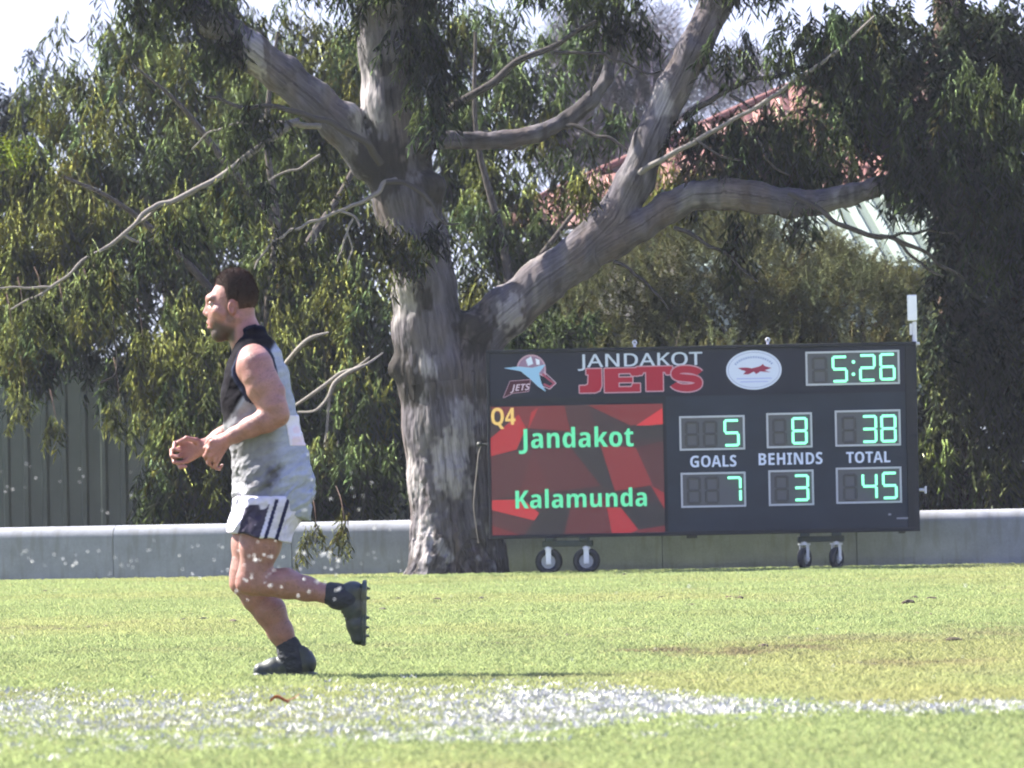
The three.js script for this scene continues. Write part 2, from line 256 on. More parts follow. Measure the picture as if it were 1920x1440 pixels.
// ───────────────────────── electronic scoreboard on castors ─────────────────────────
{
  const BL = P(918, 1012, 60.14), BR = P(1716, 995, 59.94), W = Math.hypot(BR.x - BL.x, BR.z - BL.z) + 0.05, turn = -Math.atan2(BR.z - BL.z, BR.x - BL.x), H = 1.965, base = (BL.y + BR.y) / 2, S = 180.5;
  const board = thing('scoreboard', 'wide black electronic football scoreboard with green digits and red team screen', 'scoreboard', V(BL.x, 0, BL.z)); board.rotation.y = turn;
  const ex = [0.99978, -0.0210], ey = [-0.0210, -0.99978];
  const q = (px, py) => { const dx = px - 918, dy = py - 1012; return [(dx * ex[0] + dy * ex[1]) / S, base + (dx * ey[0] + dy * ey[1]) / S]; };   // pixel -> metres along and up the board face
  const black = matt({ color: C(0.017, 0.019, 0.026), roughness: 0.6 }), trim = matt({ color: C(0.015, 0.016, 0.021), roughness: 0.55 }), white = std({ color: C(0.42, 0.43, 0.46), roughness: 0.6 });
  mesh('cabinet', boxG(W, H, 0.2, W / 2, base + H / 2, -0.1, 0.012), black, board);
  // frame bars round the front, butted at the corners
  const fr = [boxG(W, 0.035, 0.03, W / 2, base + H - 0.0175, 0.015, 0.006), boxG(W, 0.04, 0.03, W / 2, base + 0.02, 0.015, 0.006), boxG(0.03, H - 0.075, 0.028, 0.015, base + H / 2, 0.014, 0.006), boxG(0.12, H - 0.075, 0.028, W - 0.06, base + H / 2, 0.014, 0.006)];
  mesh('frame', merge(fr), trim, board);
  // header panel with printed club names and emblems
  const seam = q(1300, 743)[1], hTop = base + H - 0.037, hL = 0.032, hR = W - 0.122, TW = 2048, TH = Math.round(TW * (hTop - seam - 0.006) / (hR - hL)), sc = TW / (hR - hL);
  const headTex = canvasTex(TW, TH, (g) => {
    g.fillStyle = '#222430'; g.fillRect(0, 0, TW, TH);
    const U = (px, py) => { const [u, v] = q(px, py); return [(u - hL) * sc, (hTop - v) * sc]; };
    const k = sc / S;                                                // canvas pixels per photo pixel
    const draw = (px, py, fn) => { const [x, y] = U(px, py); g.save(); g.translate(x, y); g.scale(k, k); fn(); g.restore(); };
    const poly = (pts, fill, line, lw) => { g.beginPath(); pts.forEach((p, i) => i ? g.lineTo(p[0], p[1]) : g.moveTo(p[0], p[1])); g.closePath(); if (line) { g.strokeStyle = line; g.lineWidth = lw; g.lineJoin = 'round'; g.stroke(); } if (fill) { g.fillStyle = fill; g.fill(); } };
    // JANDAKOT, wide light capitals
    draw(1088, 690, () => { g.fillStyle = '#b9c0cc'; g.font = '31px sans-serif'; const w = g.measureText('JANDAKOT').width; g.scale(229 / w, 1.08); g.fillText('JANDAKOT', 0, -1); g.strokeStyle = '#b9c0cc'; g.lineWidth = 0.5; g.strokeText('JANDAKOT', 0, -1); });
    // JETS, heavy slab capitals, red with a pale outline
    draw(1086, 737, () => {
      const L = {
        J: [[14, -44], [42, -44], [42, -12], [38, -3], [30, 0], [1, 0], [1, -13], [12, -13], [17, -16], [18, -34], [14, -34]],
        E: [[48, -44], [112, -44], [112, -30], [99, -30], [96, -35], [74, -35], [74, -27], [100, -27], [100, -18], [74, -18], [74, -9], [98, -9], [101, -15], [114, -15], [114, 0], [48, 0]],
        T: [[108, -46], [175, -46], [175, -31], [164, -31], [161, -36], [157, -36], [157, -1], [126, -1], [126, -36], [121, -36], [118, -31], [108, -31]],
      };
      for (const n of ['J', 'E', 'T']) poly(L[n], null, '#b58a94', 4.5);
      for (const n of ['J', 'E', 'T']) poly(L[n], '#9c2436');
      for (const [c, w] of [['#b58a94', 18], ['#9c2436', 13]]) { g.strokeStyle = c; g.lineWidth = w; g.lineCap = 'butt'; g.lineJoin = 'round'; g.beginPath(); g.moveTo(226, -32); g.bezierCurveTo(218, -42, 176, -44, 180, -30); g.bezierCurveTo(184, -20, 224, -28, 224, -14); g.bezierCurveTo(224, -2, 184, -2, 177, -13); g.stroke(); }
    });
    // club emblem: maroon dome, pale blue dart, sweeping tail and a slanted name block
    draw(992, 705, () => {
      g.lineCap = 'round'; g.lineJoin = 'round';
      g.beginPath(); g.arc(4, -12, 26, Math.PI * 1.02, Math.PI * 2.0); g.lineTo(30, 2); g.lineTo(6, -8); g.closePath(); g.fillStyle = '#8a6f86'; g.fill(); g.strokeStyle = '#b38f9c'; g.lineWidth = 3; g.stroke();
      poly([[-46, -15], [-20, -17], [6, -14], [30, -20], [18, -4], [22, 14], [30, 30], [16, 20], [0, 4], [-16, -9]], '#8fb3cf', '#9fb9cf', 1);
      poly([[-6, -30], [4, -36], [8, -22], [-2, -18]], '#c9d3e0'); poly([[12, -32], [20, -29], [20, -20], [14, -20]], '#d8dbe6');
      g.strokeStyle = '#9a4c5e'; g.lineWidth = 4; g.beginPath(); g.moveTo(26, -2); g.quadraticCurveTo(36, 8, 48, 16); g.lineTo(38, 22); g.lineTo(28, 17); g.stroke();
      g.strokeStyle = '#c0a4b0'; g.lineWidth = 1.6; g.beginPath(); g.moveTo(28, -6); g.quadraticCurveTo(40, 4, 50, 15); g.lineTo(38, 26); g.lineTo(26, 21); g.stroke();
      poly([[-36, 10], [2, 8], [-2, 29], [-32, 32], [-49, 40]], '#45242f', '#b08a99', 2.4);
      g.save(); g.transform(1, -0.05, -0.25, 1, -30, 28); g.font = 'bold 17px sans-serif'; g.fillStyle = '#c9b2bd'; g.fillText('JETS', -4, 0); g.restore();
    });
    // oval badge with a running animal between two lines of small blue lettering
    draw(1413, 694, () => {
      g.beginPath(); g.ellipse(0, 0, 52, 37, 0, 0, 7); g.fillStyle = '#c3c9da'; g.fill(); g.lineWidth = 1; g.strokeStyle = '#8f95b0'; g.beginPath(); g.ellipse(0, 0, 48, 33, 0, 0, 7); g.stroke();
      g.strokeStyle = '#8793b8'; g.lineWidth = 4; g.setLineDash([3, 1.6]); g.beginPath(); g.ellipse(0, 1, 39, 25, 0, Math.PI * 1.15, Math.PI * 1.85); g.stroke(); g.setLineDash([]);
      g.fillStyle = '#9aa0cf'; for (const [y, w] of [[15, 66], [21, 52]]) g.fillRect(-w / 2, y, w, 1.8);
      g.fillStyle = '#8b3349'; g.beginPath(); g.moveTo(-30, -4); g.quadraticCurveTo(-14, -6, -4, -3); g.quadraticCurveTo(6, -5, 12, -7); g.lineTo(17, -11); g.lineTo(20, -7); g.lineTo(33, -3); g.lineTo(20, 1); g.lineTo(31, 5); g.lineTo(12, 3); g.lineTo(4, 8); g.lineTo(0, 3); g.lineTo(-10, 8); g.lineTo(-20, 8); g.lineTo(-15, 2); g.lineTo(-22, 0); g.closePath(); g.fill();
    });
  });
  const face = (name, u0, v0, u1, v1, d, z, mat, parent) => { const g = boxG(u1 - u0, v1 - v0, d, (u0 + u1) / 2, (v0 + v1) / 2, z + d / 2); return mesh(name, g, mat, parent); };
  const bodyPaint = matt({ color: 0xffffff, map: noiseTex(128, (u, v, k) => { const n = fbm(u * 8, v * 8, 3); k.setRGB(0.021, 0.027, 0.041).multiplyScalar(0.8 + 0.4 * n); }), roughness: 0.5 });
  { const p = face('header_panel', hL, seam + 0.006, hR, hTop, 0.008, 0.001, black, board); const sheet = new THREE.PlaneGeometry(hR - hL, hTop - seam - 0.006); sheet.translate((hL + hR) / 2, (hTop + seam + 0.006) / 2, 0.0112); mesh('club_lettering', sheet, matt({ map: headTex, roughness: 0.6 }), p); }
  // LED team screen: facets of red, green names, yellow quarter
  const [sl, sb] = q(921, 1008), [sr, st] = q(1242, 757);
  face('score_panel', sr + 0.035, base + 0.042, hR, seam, 0.008, 0.001, bodyPaint, board);
  {
    const SW = 1024, SH = Math.round(SW * (st - sb) / (sr - sl)), k = SW / 321;
    const tex = canvasTex(SW, SH, (g) => {
      g.scale(k, k); g.fillStyle = '#2c070c'; g.fillRect(0, 0, 330, 260);
      const T = [['#72060c', [[0, 0], [140, 0], [150, 48], [60, 40]]], ['#b60e19', [[0, 92], [0, 60], [55, 15], [68, 40], [50, 80]]], ['#b60e19', [[78, 12], [92, 2], [72, 44]]], ['#3f0a0e', [[140, 0], [182, 0], [215, 75], [150, 48]]], ['#7a080f', [[182, 0], [321, 0], [321, 25], [262, 40]]], ['#d71e29', [[268, 42], [321, 8], [321, 38]]], ['#1e0b0d', [[262, 40], [321, 40], [321, 70], [240, 60]]],
        ['#4f070b', [[0, 92], [80, 80], [110, 160], [0, 170]]], ['#53070b', [[80, 80], [150, 78], [205, 150], [110, 160]]], ['#1e0c0e', [[150, 78], [205, 75], [230, 160], [205, 150]]], ['#86080f', [[205, 75], [270, 80], [300, 150], [230, 160]]], ['#4a070b', [[270, 80], [321, 70], [321, 170], [300, 150]]], ['#5b080c', [[80, 80], [110, 160], [55, 160]]],
        ['#c51e27', [[0, 172], [60, 172], [92, 200], [90, 214], [0, 190]]], ['#4b080c', [[0, 190], [90, 214], [60, 240], [0, 218]]], ['#77080e', [[0, 218], [60, 240], [70, 256], [0, 256]]], ['#1e0b0e', [[92, 195], [150, 180], [130, 256], [70, 256], [60, 240]]], ['#5b080c', [[150, 180], [215, 170], [222, 256], [130, 256]]], ['#ae131d', [[215, 190], [240, 190], [272, 232], [225, 252]]], ['#1a0b0d', [[240, 190], [321, 180], [321, 225], [272, 232]]], ['#6c080f', [[272, 232], [321, 225], [321, 256], [255, 256]]], ['#960911', [[296, 150], [321, 165], [321, 195]]]];
      for (const [c, p] of T) { g.fillStyle = c; g.beginPath(); p.forEach((a, i) => i ? g.lineTo(...a) : g.moveTo(...a)); g.closePath(); g.fill(); }
      const word = (t, x, y, w, h, c) => { g.save(); g.translate(x, y); g.font = 'bold 40px sans-serif'; const m = g.measureText(t).width; g.scale(w / m, h / 40); g.lineJoin = 'round'; g.fillStyle = c; g.fillText(t, 0, 0); g.restore(); };
      word('Q4', 2, 34, 48, 44, '#ffd978'); word('Jandakot', 59, 78, 209, 50, '#6affc0'); word('Kalamunda', 42, 189, 250, 46, '#6affc0');
      g.globalCompositeOperation = 'multiply'; g.fillStyle = 'rgba(40,40,40,0.22)'; for (let i = 0; i < 330; i += 2.5) g.fillRect(i, 0, 0.8, 260); for (let j = 0; j < 260; j += 2.5) g.fillRect(0, j, 330, 0.8);
    });
    const m = std({ color: C(0.02, 0.02, 0.02), roughness: 0.6, emissive: 0xffffff, emissiveMap: tex, emissiveIntensity: 0.19 });
    const back = face('team_screen', sl - 0.004, sb - 0.004, sr + 0.004, st + 0.004, 0.006, 0.001, std({ color: C(0.015, 0.015, 0.015) }), board);
    const g = new THREE.PlaneGeometry(sr - sl, st - sb); g.translate((sl + sr) / 2, (sb + st) / 2, 0.0102); mesh('screen_image', g, m, back);
  }
  // digit windows: recess colour, white border, unlit figures and lit figures
  const SEG = { 0: 'abcdef', 2: 'abged', 3: 'abgcd', 4: 'fgbc', 5: 'afgcd', 6: 'afgedc', 7: 'abc', 8: 'abcdefg' };
  const lit = std({ color: C(0.25, 0.5, 0.4), emissive: C(0.2, 1.0, 0.5), emissiveIntensity: 0.26, roughness: 0.5 }), ghost = std({ color: C(0.05, 0.048, 0.05), roughness: 0.6 }), backing = matt({ color: C(0.1, 0.1, 0.108), roughness: 0.7 });
  function digitG(ch, u, v, w, h, z) {                               // seven bars with rounded ends; u,v is the lower left corner
    const t = 0.028, bars = { a: [w / 2, h - t / 2, 1], g: [w / 2, h / 2, 1], d: [w / 2, t / 2, 1], f: [t / 2, h * 0.75 - t * 0.12, 0], b: [w - t / 2, h * 0.75 - t * 0.12, 0], e: [t / 2, h * 0.25 + t * 0.12, 0], c: [w - t / 2, h * 0.25 + t * 0.12, 0] }, out = [];
    for (const s of SEG[ch]) { const [x, y, hor] = bars[s], L = hor ? w - t * 1.1 : h / 2 - t * 0.9; out.push(boxG(hor ? L : t, hor ? t : L, 0.012, u + x, v + y, z, 0.0055)); }
    return merge(out);
  }
  const windows = [ // corners of the border, then figures as [left, top, right, bottom, sign]
    ['clock_window', [1509, 660, 1686, 720], [[1559, 667, 1588, 718, 5], [1610, 664, 1640, 716, 2], [1648, 662, 1677, 714, 6]], [[1522, 668, 1550, 720]]],
    ['goals_window', [1273, 781, 1397, 843], [[1357, 786, 1386, 838, 5]], [[1284, 789, 1310, 840], [1318, 788, 1344, 839]]],
    ['behinds_window', [1436, 775, 1523, 839], [[1484, 782, 1513, 834, 8]], [[1448, 784, 1474, 836]]],
    ['total_window', [1564, 770, 1688, 835], [[1615, 778, 1643, 831, 3], [1650, 777, 1679, 830, 8]], [[1578, 780, 1604, 832]]],
    ['goals_window', [1276, 887, 1399, 950], [[1362, 893, 1390, 942, 7]], [[1288, 894, 1314, 946], [1322, 893, 1348, 945]]],
    ['behinds_window', [1440, 882, 1526, 947], [[1488, 889, 1516, 940, 3]], [[1452, 890, 1478, 942]]],
    ['total_window', [1566, 877, 1690, 942], [[1615, 886, 1644, 937, 4], [1653, 884, 1681, 936, 5]], [[1580, 887, 1606, 939]]],
  ];
  for (const [name, [x0, y0, x1, y1], figs, off] of windows) {
    const [u0, v1] = q(x0, y0), [u1, v0] = q(x1, y1), t = 0.02;
    const w = face(name, u0 + t, v0 + t, u1 - t, v1 - t, 0.004, 0.0095, backing, board);
    mesh('border', merge([boxG(u1 - u0, t, 0.014, (u0 + u1) / 2, v1 - t / 2, 0.016), boxG(u1 - u0, t, 0.014, (u0 + u1) / 2, v0 + t / 2, 0.016), boxG(t, v1 - v0 - 2 * t, 0.013, u0 + t / 2, (v0 + v1) / 2, 0.0155), boxG(t, v1 - v0 - 2 * t, 0.013, u1 - t / 2, (v0 + v1) / 2, 0.0155)]), white, w);
    for (const [a, b, c, d] of off) { const [du, dv] = q(a, d), [eu, ev] = q(c, b); mesh('unlit_digit', digitG(8, du, dv, eu - du, ev - dv, 0.016), ghost, w); }
    for (const [a, b, c, d, ch] of figs) { const [du, dv] = q(a, d), [eu, ev] = q(c, b); mesh('digit', digitG(ch, du, dv, eu - du, ev - dv, 0.036), lit, w); }
    if (name === 'clock_window') { const dots = [[1599, 679], [1599, 702]].map(([a, b]) => { const [u, v] = q(a, b); const g = new THREE.CylinderGeometry(0.018, 0.018, 0.012, 14); g.rotateX(Math.PI / 2); g.translate(u, v, 0.036); return g; }); dots.forEach((d) => mesh('colon_dot', d, lit, w)); }
  }
  // column titles, printed
  for (const [t, x, y, w, h, n] of [['GOALS', 1337, 865, 93, 27, 'goals_title'], ['BEHINDS', 1481, 860, 128, 28, 'behinds_title'], ['TOTAL', 1627, 857, 87, 26, 'total_title']]) {
    const tex = canvasTex(512, 128, (g) => { g.fillStyle = '#272d39'; g.fillRect(0, 0, 512, 128); g.fillStyle = '#c9d0e2'; g.font = 'bold 120px sans-serif'; const m = g.measureText(t).width; g.translate(10, 116); g.scale(492 / m, 1.18); g.fillText(t, 0, 0); });
    const [u, v] = q(x, y), g = new THREE.PlaneGeometry(w / S, h / S); g.translate(u, v, 0.0112); mesh(n, g, matt({ map: tex, roughness: 0.5 }), board);
  }
  { const [u, v] = q(1693, 971), g = boxG(26 / S, 0.018, 0.002, u, v, 0.0105); const [a, b] = q(1667, 964); mesh('maker_mark', merge([g, boxG(0.03, 0.022, 0.002, a, b, 0.0105)]), std({ color: C(0.22, 0.22, 0.26) }), board); }
  // lifting eyes, aerial, side bolts, hook and hanging cable
  const pale = std({ color: C(0.6, 0.6, 0.62), roughness: 0.5 }), dark = std({ color: C(0.02, 0.022, 0.022), roughness: 0.6 });
  for (const x of [1189, 1439]) { const [u] = q(x, 640), g = merge([new THREE.CylinderGeometry(0.013, 0.016, 0.045, 10).translate(u, base + H + 0.022, -0.1), new THREE.TorusGeometry(0.019, 0.008, 8, 16).translate(u, base + H + 0.05, -0.1)]); mesh('lifting_eye', g, pale, board); }
  { const [u, v] = q(1709, 577); const u2 = q(1711, 620)[0];
    const a = mesh('aerial', boxG(0.1, 0.27, 0.07, u, v, -0.12, 0.012), std({ color: C(0.68, 0.69, 0.74), roughness: 0.45 }), board);
    mesh('aerial_post', merge([new THREE.CylinderGeometry(0.024, 0.024, 0.26, 12).translate(u2 + 0.015, base + H + 0.08, -0.12), boxG(0.1, 0.03, 0.1, u2 + 0.015, base + H - 0.02, -0.12, 0.006), boxG(0.03, 0.12, 0.03, u2 - 0.022, base + H + 0.13, -0.12, 0.006)]), pale, a); }
  { const [u, v] = q(1734, 918); mesh('side_bolt', merge([new THREE.CylinderGeometry(0.018, 0.018, 0.06, 10).rotateZ(Math.PI / 2).translate(W + 0.03, v, -0.1), boxG(0.025, 0.08, 0.04, W + 0.068, v, -0.1, 0.006)]), pale, board); }
  { const [u, v] = q(905, 834); mesh('side_hook', merge([new THREE.CylinderGeometry(0.012, 0.012, 0.1, 8).rotateZ(Math.PI / 2).translate(-0.05, v, -0.08), new THREE.SphereGeometry(0.03, 10, 8).translate(-0.09, v, -0.08)]), dark, board);
    const k = (x, y, z) => { const [a, b] = q(x, y); return V(a, b, z); };
    mesh('cable', tubeG([k(901, 836, -0.07), k(896, 855, -0.05), k(893, 885, -0.06), k(889, 920, -0.09), k(887, 950, -0.1), k(891, 985, -0.12), k(896, 1020, -0.14)], [0.006, 0.005], 7, 6), std({ color: C(0.2, 0.17, 0.15) }), board); }
  { const [u, v] = q(1297, 1006); mesh('latch', boxG(0.11, 0.035, 0.05, u, base - 0.012, -0.03, 0.006), dark, board); mesh('latch', boxG(0.07, 0.02, 0.04, q(1690, 998)[0], base - 0.01, -0.03, 0.004), dark, board); }
  // underframe and castors
  const green = std({ color: C(0.02, 0.028, 0.022), roughness: 0.6 }), tyre = std({ color: C(0.016, 0.017, 0.02), roughness: 0.85 }), fork = std({ color: C(0.62, 0.63, 0.67), roughness: 0.4, metalness: 0.2 }), hub = std({ color: C(0.3, 0.31, 0.33), roughness: 0.5 });
  function castor(u, z, r, yaw, w) {
    const top = base - 0.12, g0 = new THREE.LatheGeometry([[r * 0.55, -w / 2], [r * 0.86, -w / 2], [r * 0.97, -w * 0.36], [r, -w * 0.15], [r, w * 0.15], [r * 0.97, w * 0.36], [r * 0.86, w / 2], [r * 0.55, w / 2], [r * 0.55, -w / 2]].map(([a, b]) => new THREE.Vector2(a, b)), 32); g0.rotateX(Math.PI / 2);
    const set = (g) => { g.rotateY(yaw); g.translate(u, 0, z); return g; };
    const tilt = (g) => { g.translate(0, r, 0); return g; };
    const wheel = mesh('castor_wheel', set(tilt(g0)), tyre, board);
    const h0 = new THREE.CylinderGeometry(r * 0.56, r * 0.56, w * 0.5, 24); h0.rotateX(Math.PI / 2); mesh('hub', set(tilt(h0)), hub, wheel);
    const parts = []; for (const s of [-1, 1]) parts.push(boxG(0.055, top - r + 0.03, 0.008, 0, (top + r - 0.03) / 2, s * (w / 2 + 0.008), 0.003)); parts.push(boxG(0.07, 0.016, w + 0.05, 0, top + 0.004, 0, 0.004)); const ax = new THREE.CylinderGeometry(0.014, 0.014, w + 0.05, 10); ax.rotateX(Math.PI / 2); ax.translate(0, r, 0); parts.push(ax); parts.push(new THREE.CylinderGeometry(0.03, 0.03, 0.05, 12).translate(0, top + 0.03, 0));
    mesh('castor_fork', set(merge(parts)), fork, board);
  }
  for (const [x0, x1, z, r, yaw, w, a, b] of [[1017, 1110, 0.02, 0.135, 0.12, 0.06, 1028, 1099], [1494, 1582, -0.05, 0.115, 1.05, 0.065, 1508, 1568]]) {
    const u0 = q(x0, 1010)[0], u1 = q(x1, 1010)[0], m = (u0 + u1) / 2;
    mesh('castor_bracket', merge([boxG(u1 - u0, 0.06, 0.1, m, base - 0.062, z - 0.02, 0.008), boxG(0.1, 0.034, 0.5, u0 + 0.08, base - 0.017, -0.15, 0.006), boxG(0.1, 0.034, 0.5, u1 - 0.08, base - 0.017, -0.15, 0.006)]), green, board);
    castor(q(a, 1040)[0], z, r, yaw, w); castor(q(b, 1040)[0], z, r, yaw, w);
    const zz = z - 0.4; mesh('castor_bracket', boxG(u1 - u0, 0.06, 0.09, m, base - 0.062, zz, 0.008), green, board); castor(q(a, 1040)[0], zz, r, yaw, w); castor(q(b, 1040)[0], zz, r, yaw, w);
  }
}

// ───────────────────────── big gum tree beside the scoreboard ─────────────────────────
const barkTex = noiseTex(512, (u, v, k) => { const f = fbm(u * 60, v * 12, 3, 4), w = fbm(u * 14 + 3, v * 5, 6, 4), s = noise(u * 160, v * 60, 8); k.setScalar(clamp(0.66 + 0.3 * smooth(0.3, 0.7, f) - 0.3 * smooth(0.55, 0.72, w) + 0.2 * (s - 0.5))); });
const barkMat = matt({ vertexColors: true, map: barkTex, bumpMap: barkTex, bumpScale: 0.014, roughness: 0.95 });
function barkColor(x, y, z, c, n) {
  const a = fbm(x * 3.2, y * 1.1, z * 3.2, 4), b = fbm(x * 9 + 5, y * 2.6, z * 9, 4), d = noise(x * 26, y * 6, z * 26);
  c.setRGB(0.19, 0.168, 0.192); c.lerp(new THREE.Color(0.4, 0.37, 0.37), smooth(0.52, 0.7, a) * 0.7); c.lerp(new THREE.Color(0.09, 0.075, 0.072), smooth(0.55, 0.7, b) * 0.8);
  return c.multiplyScalar(0.36 + 0.22 * d);
}
{
  const base = P(858, 1080, 61.05); base.y = 0;
  const tree = thing('gum_tree', 'huge gum tree with mottled grey forked trunk beside the scoreboard', 'tree', base);
  const T = (px, py, D = 61.05) => P(px, py, D).sub(base), R = (pxr, D = 61.05) => pxr * D / F;
  const fs = []; let acc = 0;
  const limb = (pts, k, w = 1) => chain(pts.map(([x, y, r, D = 61.05]) => [T(x, y, D), R(r * w, D)])).forEach((f) => { f.at = acc; acc += f.a.distanceTo(f.b); fs.push([f, k]); });
  // trunk, bottom to top
  limb([[860, 1110, 98], [858, 1075, 89], [850, 1000, 82], [838, 900, 78], [828, 800, 77], [815, 700, 75], [803, 620, 70], [792, 540, 64], [778, 450, 63], [762, 370, 66], [748, 290, 58], [737, 200, 60], [729, 90, 60], [724, 0, 57, 60.9], [716, -120, 50, 60.7], [705, -260, 42, 60.5], [690, -400, 30, 60.4]], 0.12, 0.91);
  // root flare
  for (const [x, D] of [[775, 60.7], [800, 60.55], [900, 60.6], [938, 60.95], [930, 61.4], [790, 61.5]]) limb([[850, 980, 55, 61.05], [x, 1092, 22, D]], 0.14);
  // second stem under the right limb, seen beside the board
  limb([[905, 1100, 48, 60.95], [898, 960, 42, 60.95], [893, 820, 42, 60.98], [888, 700, 44, 61], [890, 640, 46, 61.05]], 0.1);
  // limb up to the left
  limb([[745, 350, 44], [690, 300, 42, 61], [640, 235, 44, 60.95], [590, 190, 43, 60.9], [530, 140, 42, 60.85], [470, 95, 40, 60.8], [400, 40, 36, 60.75], [310, -40, 30, 60.6], [230, -140, 24, 60.5]], 0.08, 0.82);
  // big limb up to the right
  limb([[868, 680, 52], [900, 628, 56, 61.05], [950, 585, 54, 61.05], [1015, 530, 50, 61.1], [1090, 477, 48, 61.1], [1150, 415, 46, 61.1], [1190, 340, 40, 61.1], [1222, 260, 37, 61.15], [1262, 170, 36, 61.2], [1300, 95, 36, 61.2], [1340, 10, 33, 61.3], [1385, -110, 28, 61.4], [1420, -230, 22, 61.5]], 0.08, 0.85);
  // its lower fork, arching to the right
  limb([[1130, 465, 36], [1200, 425, 32, 61], [1250, 390, 31, 61], [1300, 367, 31, 60.95], [1360, 362, 33, 60.9], [1420, 370, 34, 60.85], [1480, 382, 30, 60.8], [1530, 380, 25, 60.8], [1590, 366, 22, 60.75], [1640, 352, 18, 60.7], [1700, 330, 14, 60.6], [1760, 318, 8, 60.5]], 0.06, 0.88);
  // limb behind, bending up
  limb([[790, 262, 24, 61.3], [850, 262, 18, 61.5], [900, 264, 18, 61.6], [955, 262, 18, 61.6], [1010, 250, 18, 61.65], [1065, 222, 18, 61.7], [1110, 188, 16, 61.7], [1138, 145, 14, 61.75], [1150, 80, 12, 61.8], [1160, 0, 10, 61.9], [1175, -90, 7, 62]], 0.05, 0.9);
  const bumps = [[722, 195, 34, 60.95, 20], [655, 215, 20, 60.85, 16], [812, 350, 26, 60.85, 22], [795, 275, 20, 60.9, 24], [750, 690, 22, 60.95, 14], [880, 612, 18, 60.9, 14]];
  for (const [x, y, r, D] of bumps) { const p = T(x, y, D), rr = R(r); fs.push([(X, Y, Z) => Math.hypot(X - p.x, Y - p.y, Z - p.z) - rr, 0.1]); }
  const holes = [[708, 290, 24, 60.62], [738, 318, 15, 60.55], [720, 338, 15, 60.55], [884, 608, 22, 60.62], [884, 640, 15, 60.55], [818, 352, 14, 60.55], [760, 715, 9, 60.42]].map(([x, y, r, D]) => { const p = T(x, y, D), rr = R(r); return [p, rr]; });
  const sdf = (x, y, z) => {
    let d = 9; for (const [f, k] of fs) { if (beyond(f, x, y, z, d + 0.2)) continue; const e = f(x, y, z); d = e > d + 0.6 ? d : smin(d, e, k); }
    if (d < 0.35) {
      for (const [p, r] of holes) d = smax(d, r - Math.hypot(x - p.x, (y - p.y) * 0.7, z - p.z), 0.04);
      const low = smooth(2.2, 0.2, y);
      d += (fbm(x * 5, y * 1.6, z * 5, 3) - 0.5) * 0.05 + (noise(x * 19, y * 4.5, z * 19) - 0.5) * (0.02 + 0.02 * low) + (noise(x * 30, y * 24, z * 30) - 0.5) * 0.014 * (0.4 + low);
    }
    return d;
  };
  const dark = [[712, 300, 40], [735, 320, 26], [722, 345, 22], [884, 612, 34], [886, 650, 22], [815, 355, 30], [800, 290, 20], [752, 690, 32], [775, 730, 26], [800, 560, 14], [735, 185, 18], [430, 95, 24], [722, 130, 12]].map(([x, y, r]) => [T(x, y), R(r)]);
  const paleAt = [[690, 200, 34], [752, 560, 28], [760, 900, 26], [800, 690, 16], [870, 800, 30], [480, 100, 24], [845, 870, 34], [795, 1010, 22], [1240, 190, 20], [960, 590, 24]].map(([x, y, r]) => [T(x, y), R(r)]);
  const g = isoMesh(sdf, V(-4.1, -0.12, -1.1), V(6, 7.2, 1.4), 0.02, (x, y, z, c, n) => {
    barkColor(x, y, z, c, n);
    const s = fbm(x * 11, y * 3.2, z * 11, 4) * 0.6 + noise(x * 34, y * 13, z * 34) * 0.4, low = smooth(1.6, 0.1, y);
    c.lerp(new THREE.Color(0.11, 0.078, 0.06), smooth(0.45, 0.7, fbm(x * 4, y * 0.8, z * 4 + 9, 3)) * 0.45);
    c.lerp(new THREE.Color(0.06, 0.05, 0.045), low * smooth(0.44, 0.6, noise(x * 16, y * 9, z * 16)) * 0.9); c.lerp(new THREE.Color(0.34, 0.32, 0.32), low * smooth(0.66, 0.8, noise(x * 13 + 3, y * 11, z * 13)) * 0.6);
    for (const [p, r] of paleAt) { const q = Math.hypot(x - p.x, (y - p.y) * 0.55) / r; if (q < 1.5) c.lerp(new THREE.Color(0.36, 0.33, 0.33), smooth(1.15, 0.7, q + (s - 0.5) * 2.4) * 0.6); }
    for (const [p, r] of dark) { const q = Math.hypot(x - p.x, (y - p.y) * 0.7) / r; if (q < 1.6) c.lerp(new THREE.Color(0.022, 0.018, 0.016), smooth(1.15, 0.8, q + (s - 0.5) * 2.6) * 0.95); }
  });
  { // bark runs along each limb: distance along the nearest limb and the way round it
    const p = g.attributes.position, uv = [], A = V(0, 0, 0);
    for (let i = 0; i < p.count; i++) {
      const x = p.getX(i), y = p.getY(i), z = p.getZ(i); let best = null, bd = 9; for (const [f] of fs) if (f.a) { const e = f(x, y, z); if (e < bd) { bd = e; best = f; } }
      const d = best.b.clone().sub(best.a), L = d.length(); d.divideScalar(L); A.set(x, y, z).sub(best.a); const t = A.dot(d), q = A.addScaledVector(d, -t), side = V(0, 0, 1).cross(d).normalize(), fr = d.clone().cross(side);
      uv.push(Math.atan2(q.dot(side), -q.dot(fr)) * 0.34, (best.at + t) * 0.45);
    }
    g.setAttribute('uv', new THREE.Float32BufferAttribute(uv, 2));
  }
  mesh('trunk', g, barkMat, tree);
  // branches and twigs
  const br = std({ color: C(0.13, 0.115, 0.105), map: noiseTex(128, (u, v, k) => { const n = fbm(u * 8, v * 20, 1, 4); k.setScalar(0.55 + 0.75 * n); }), roughness: 0.9 }), bd = matt({ color: C(0.04, 0.034, 0.032) }), bp = std({ color: C(0.15, 0.13, 0.115), map: br.map, roughness: 0.9 });
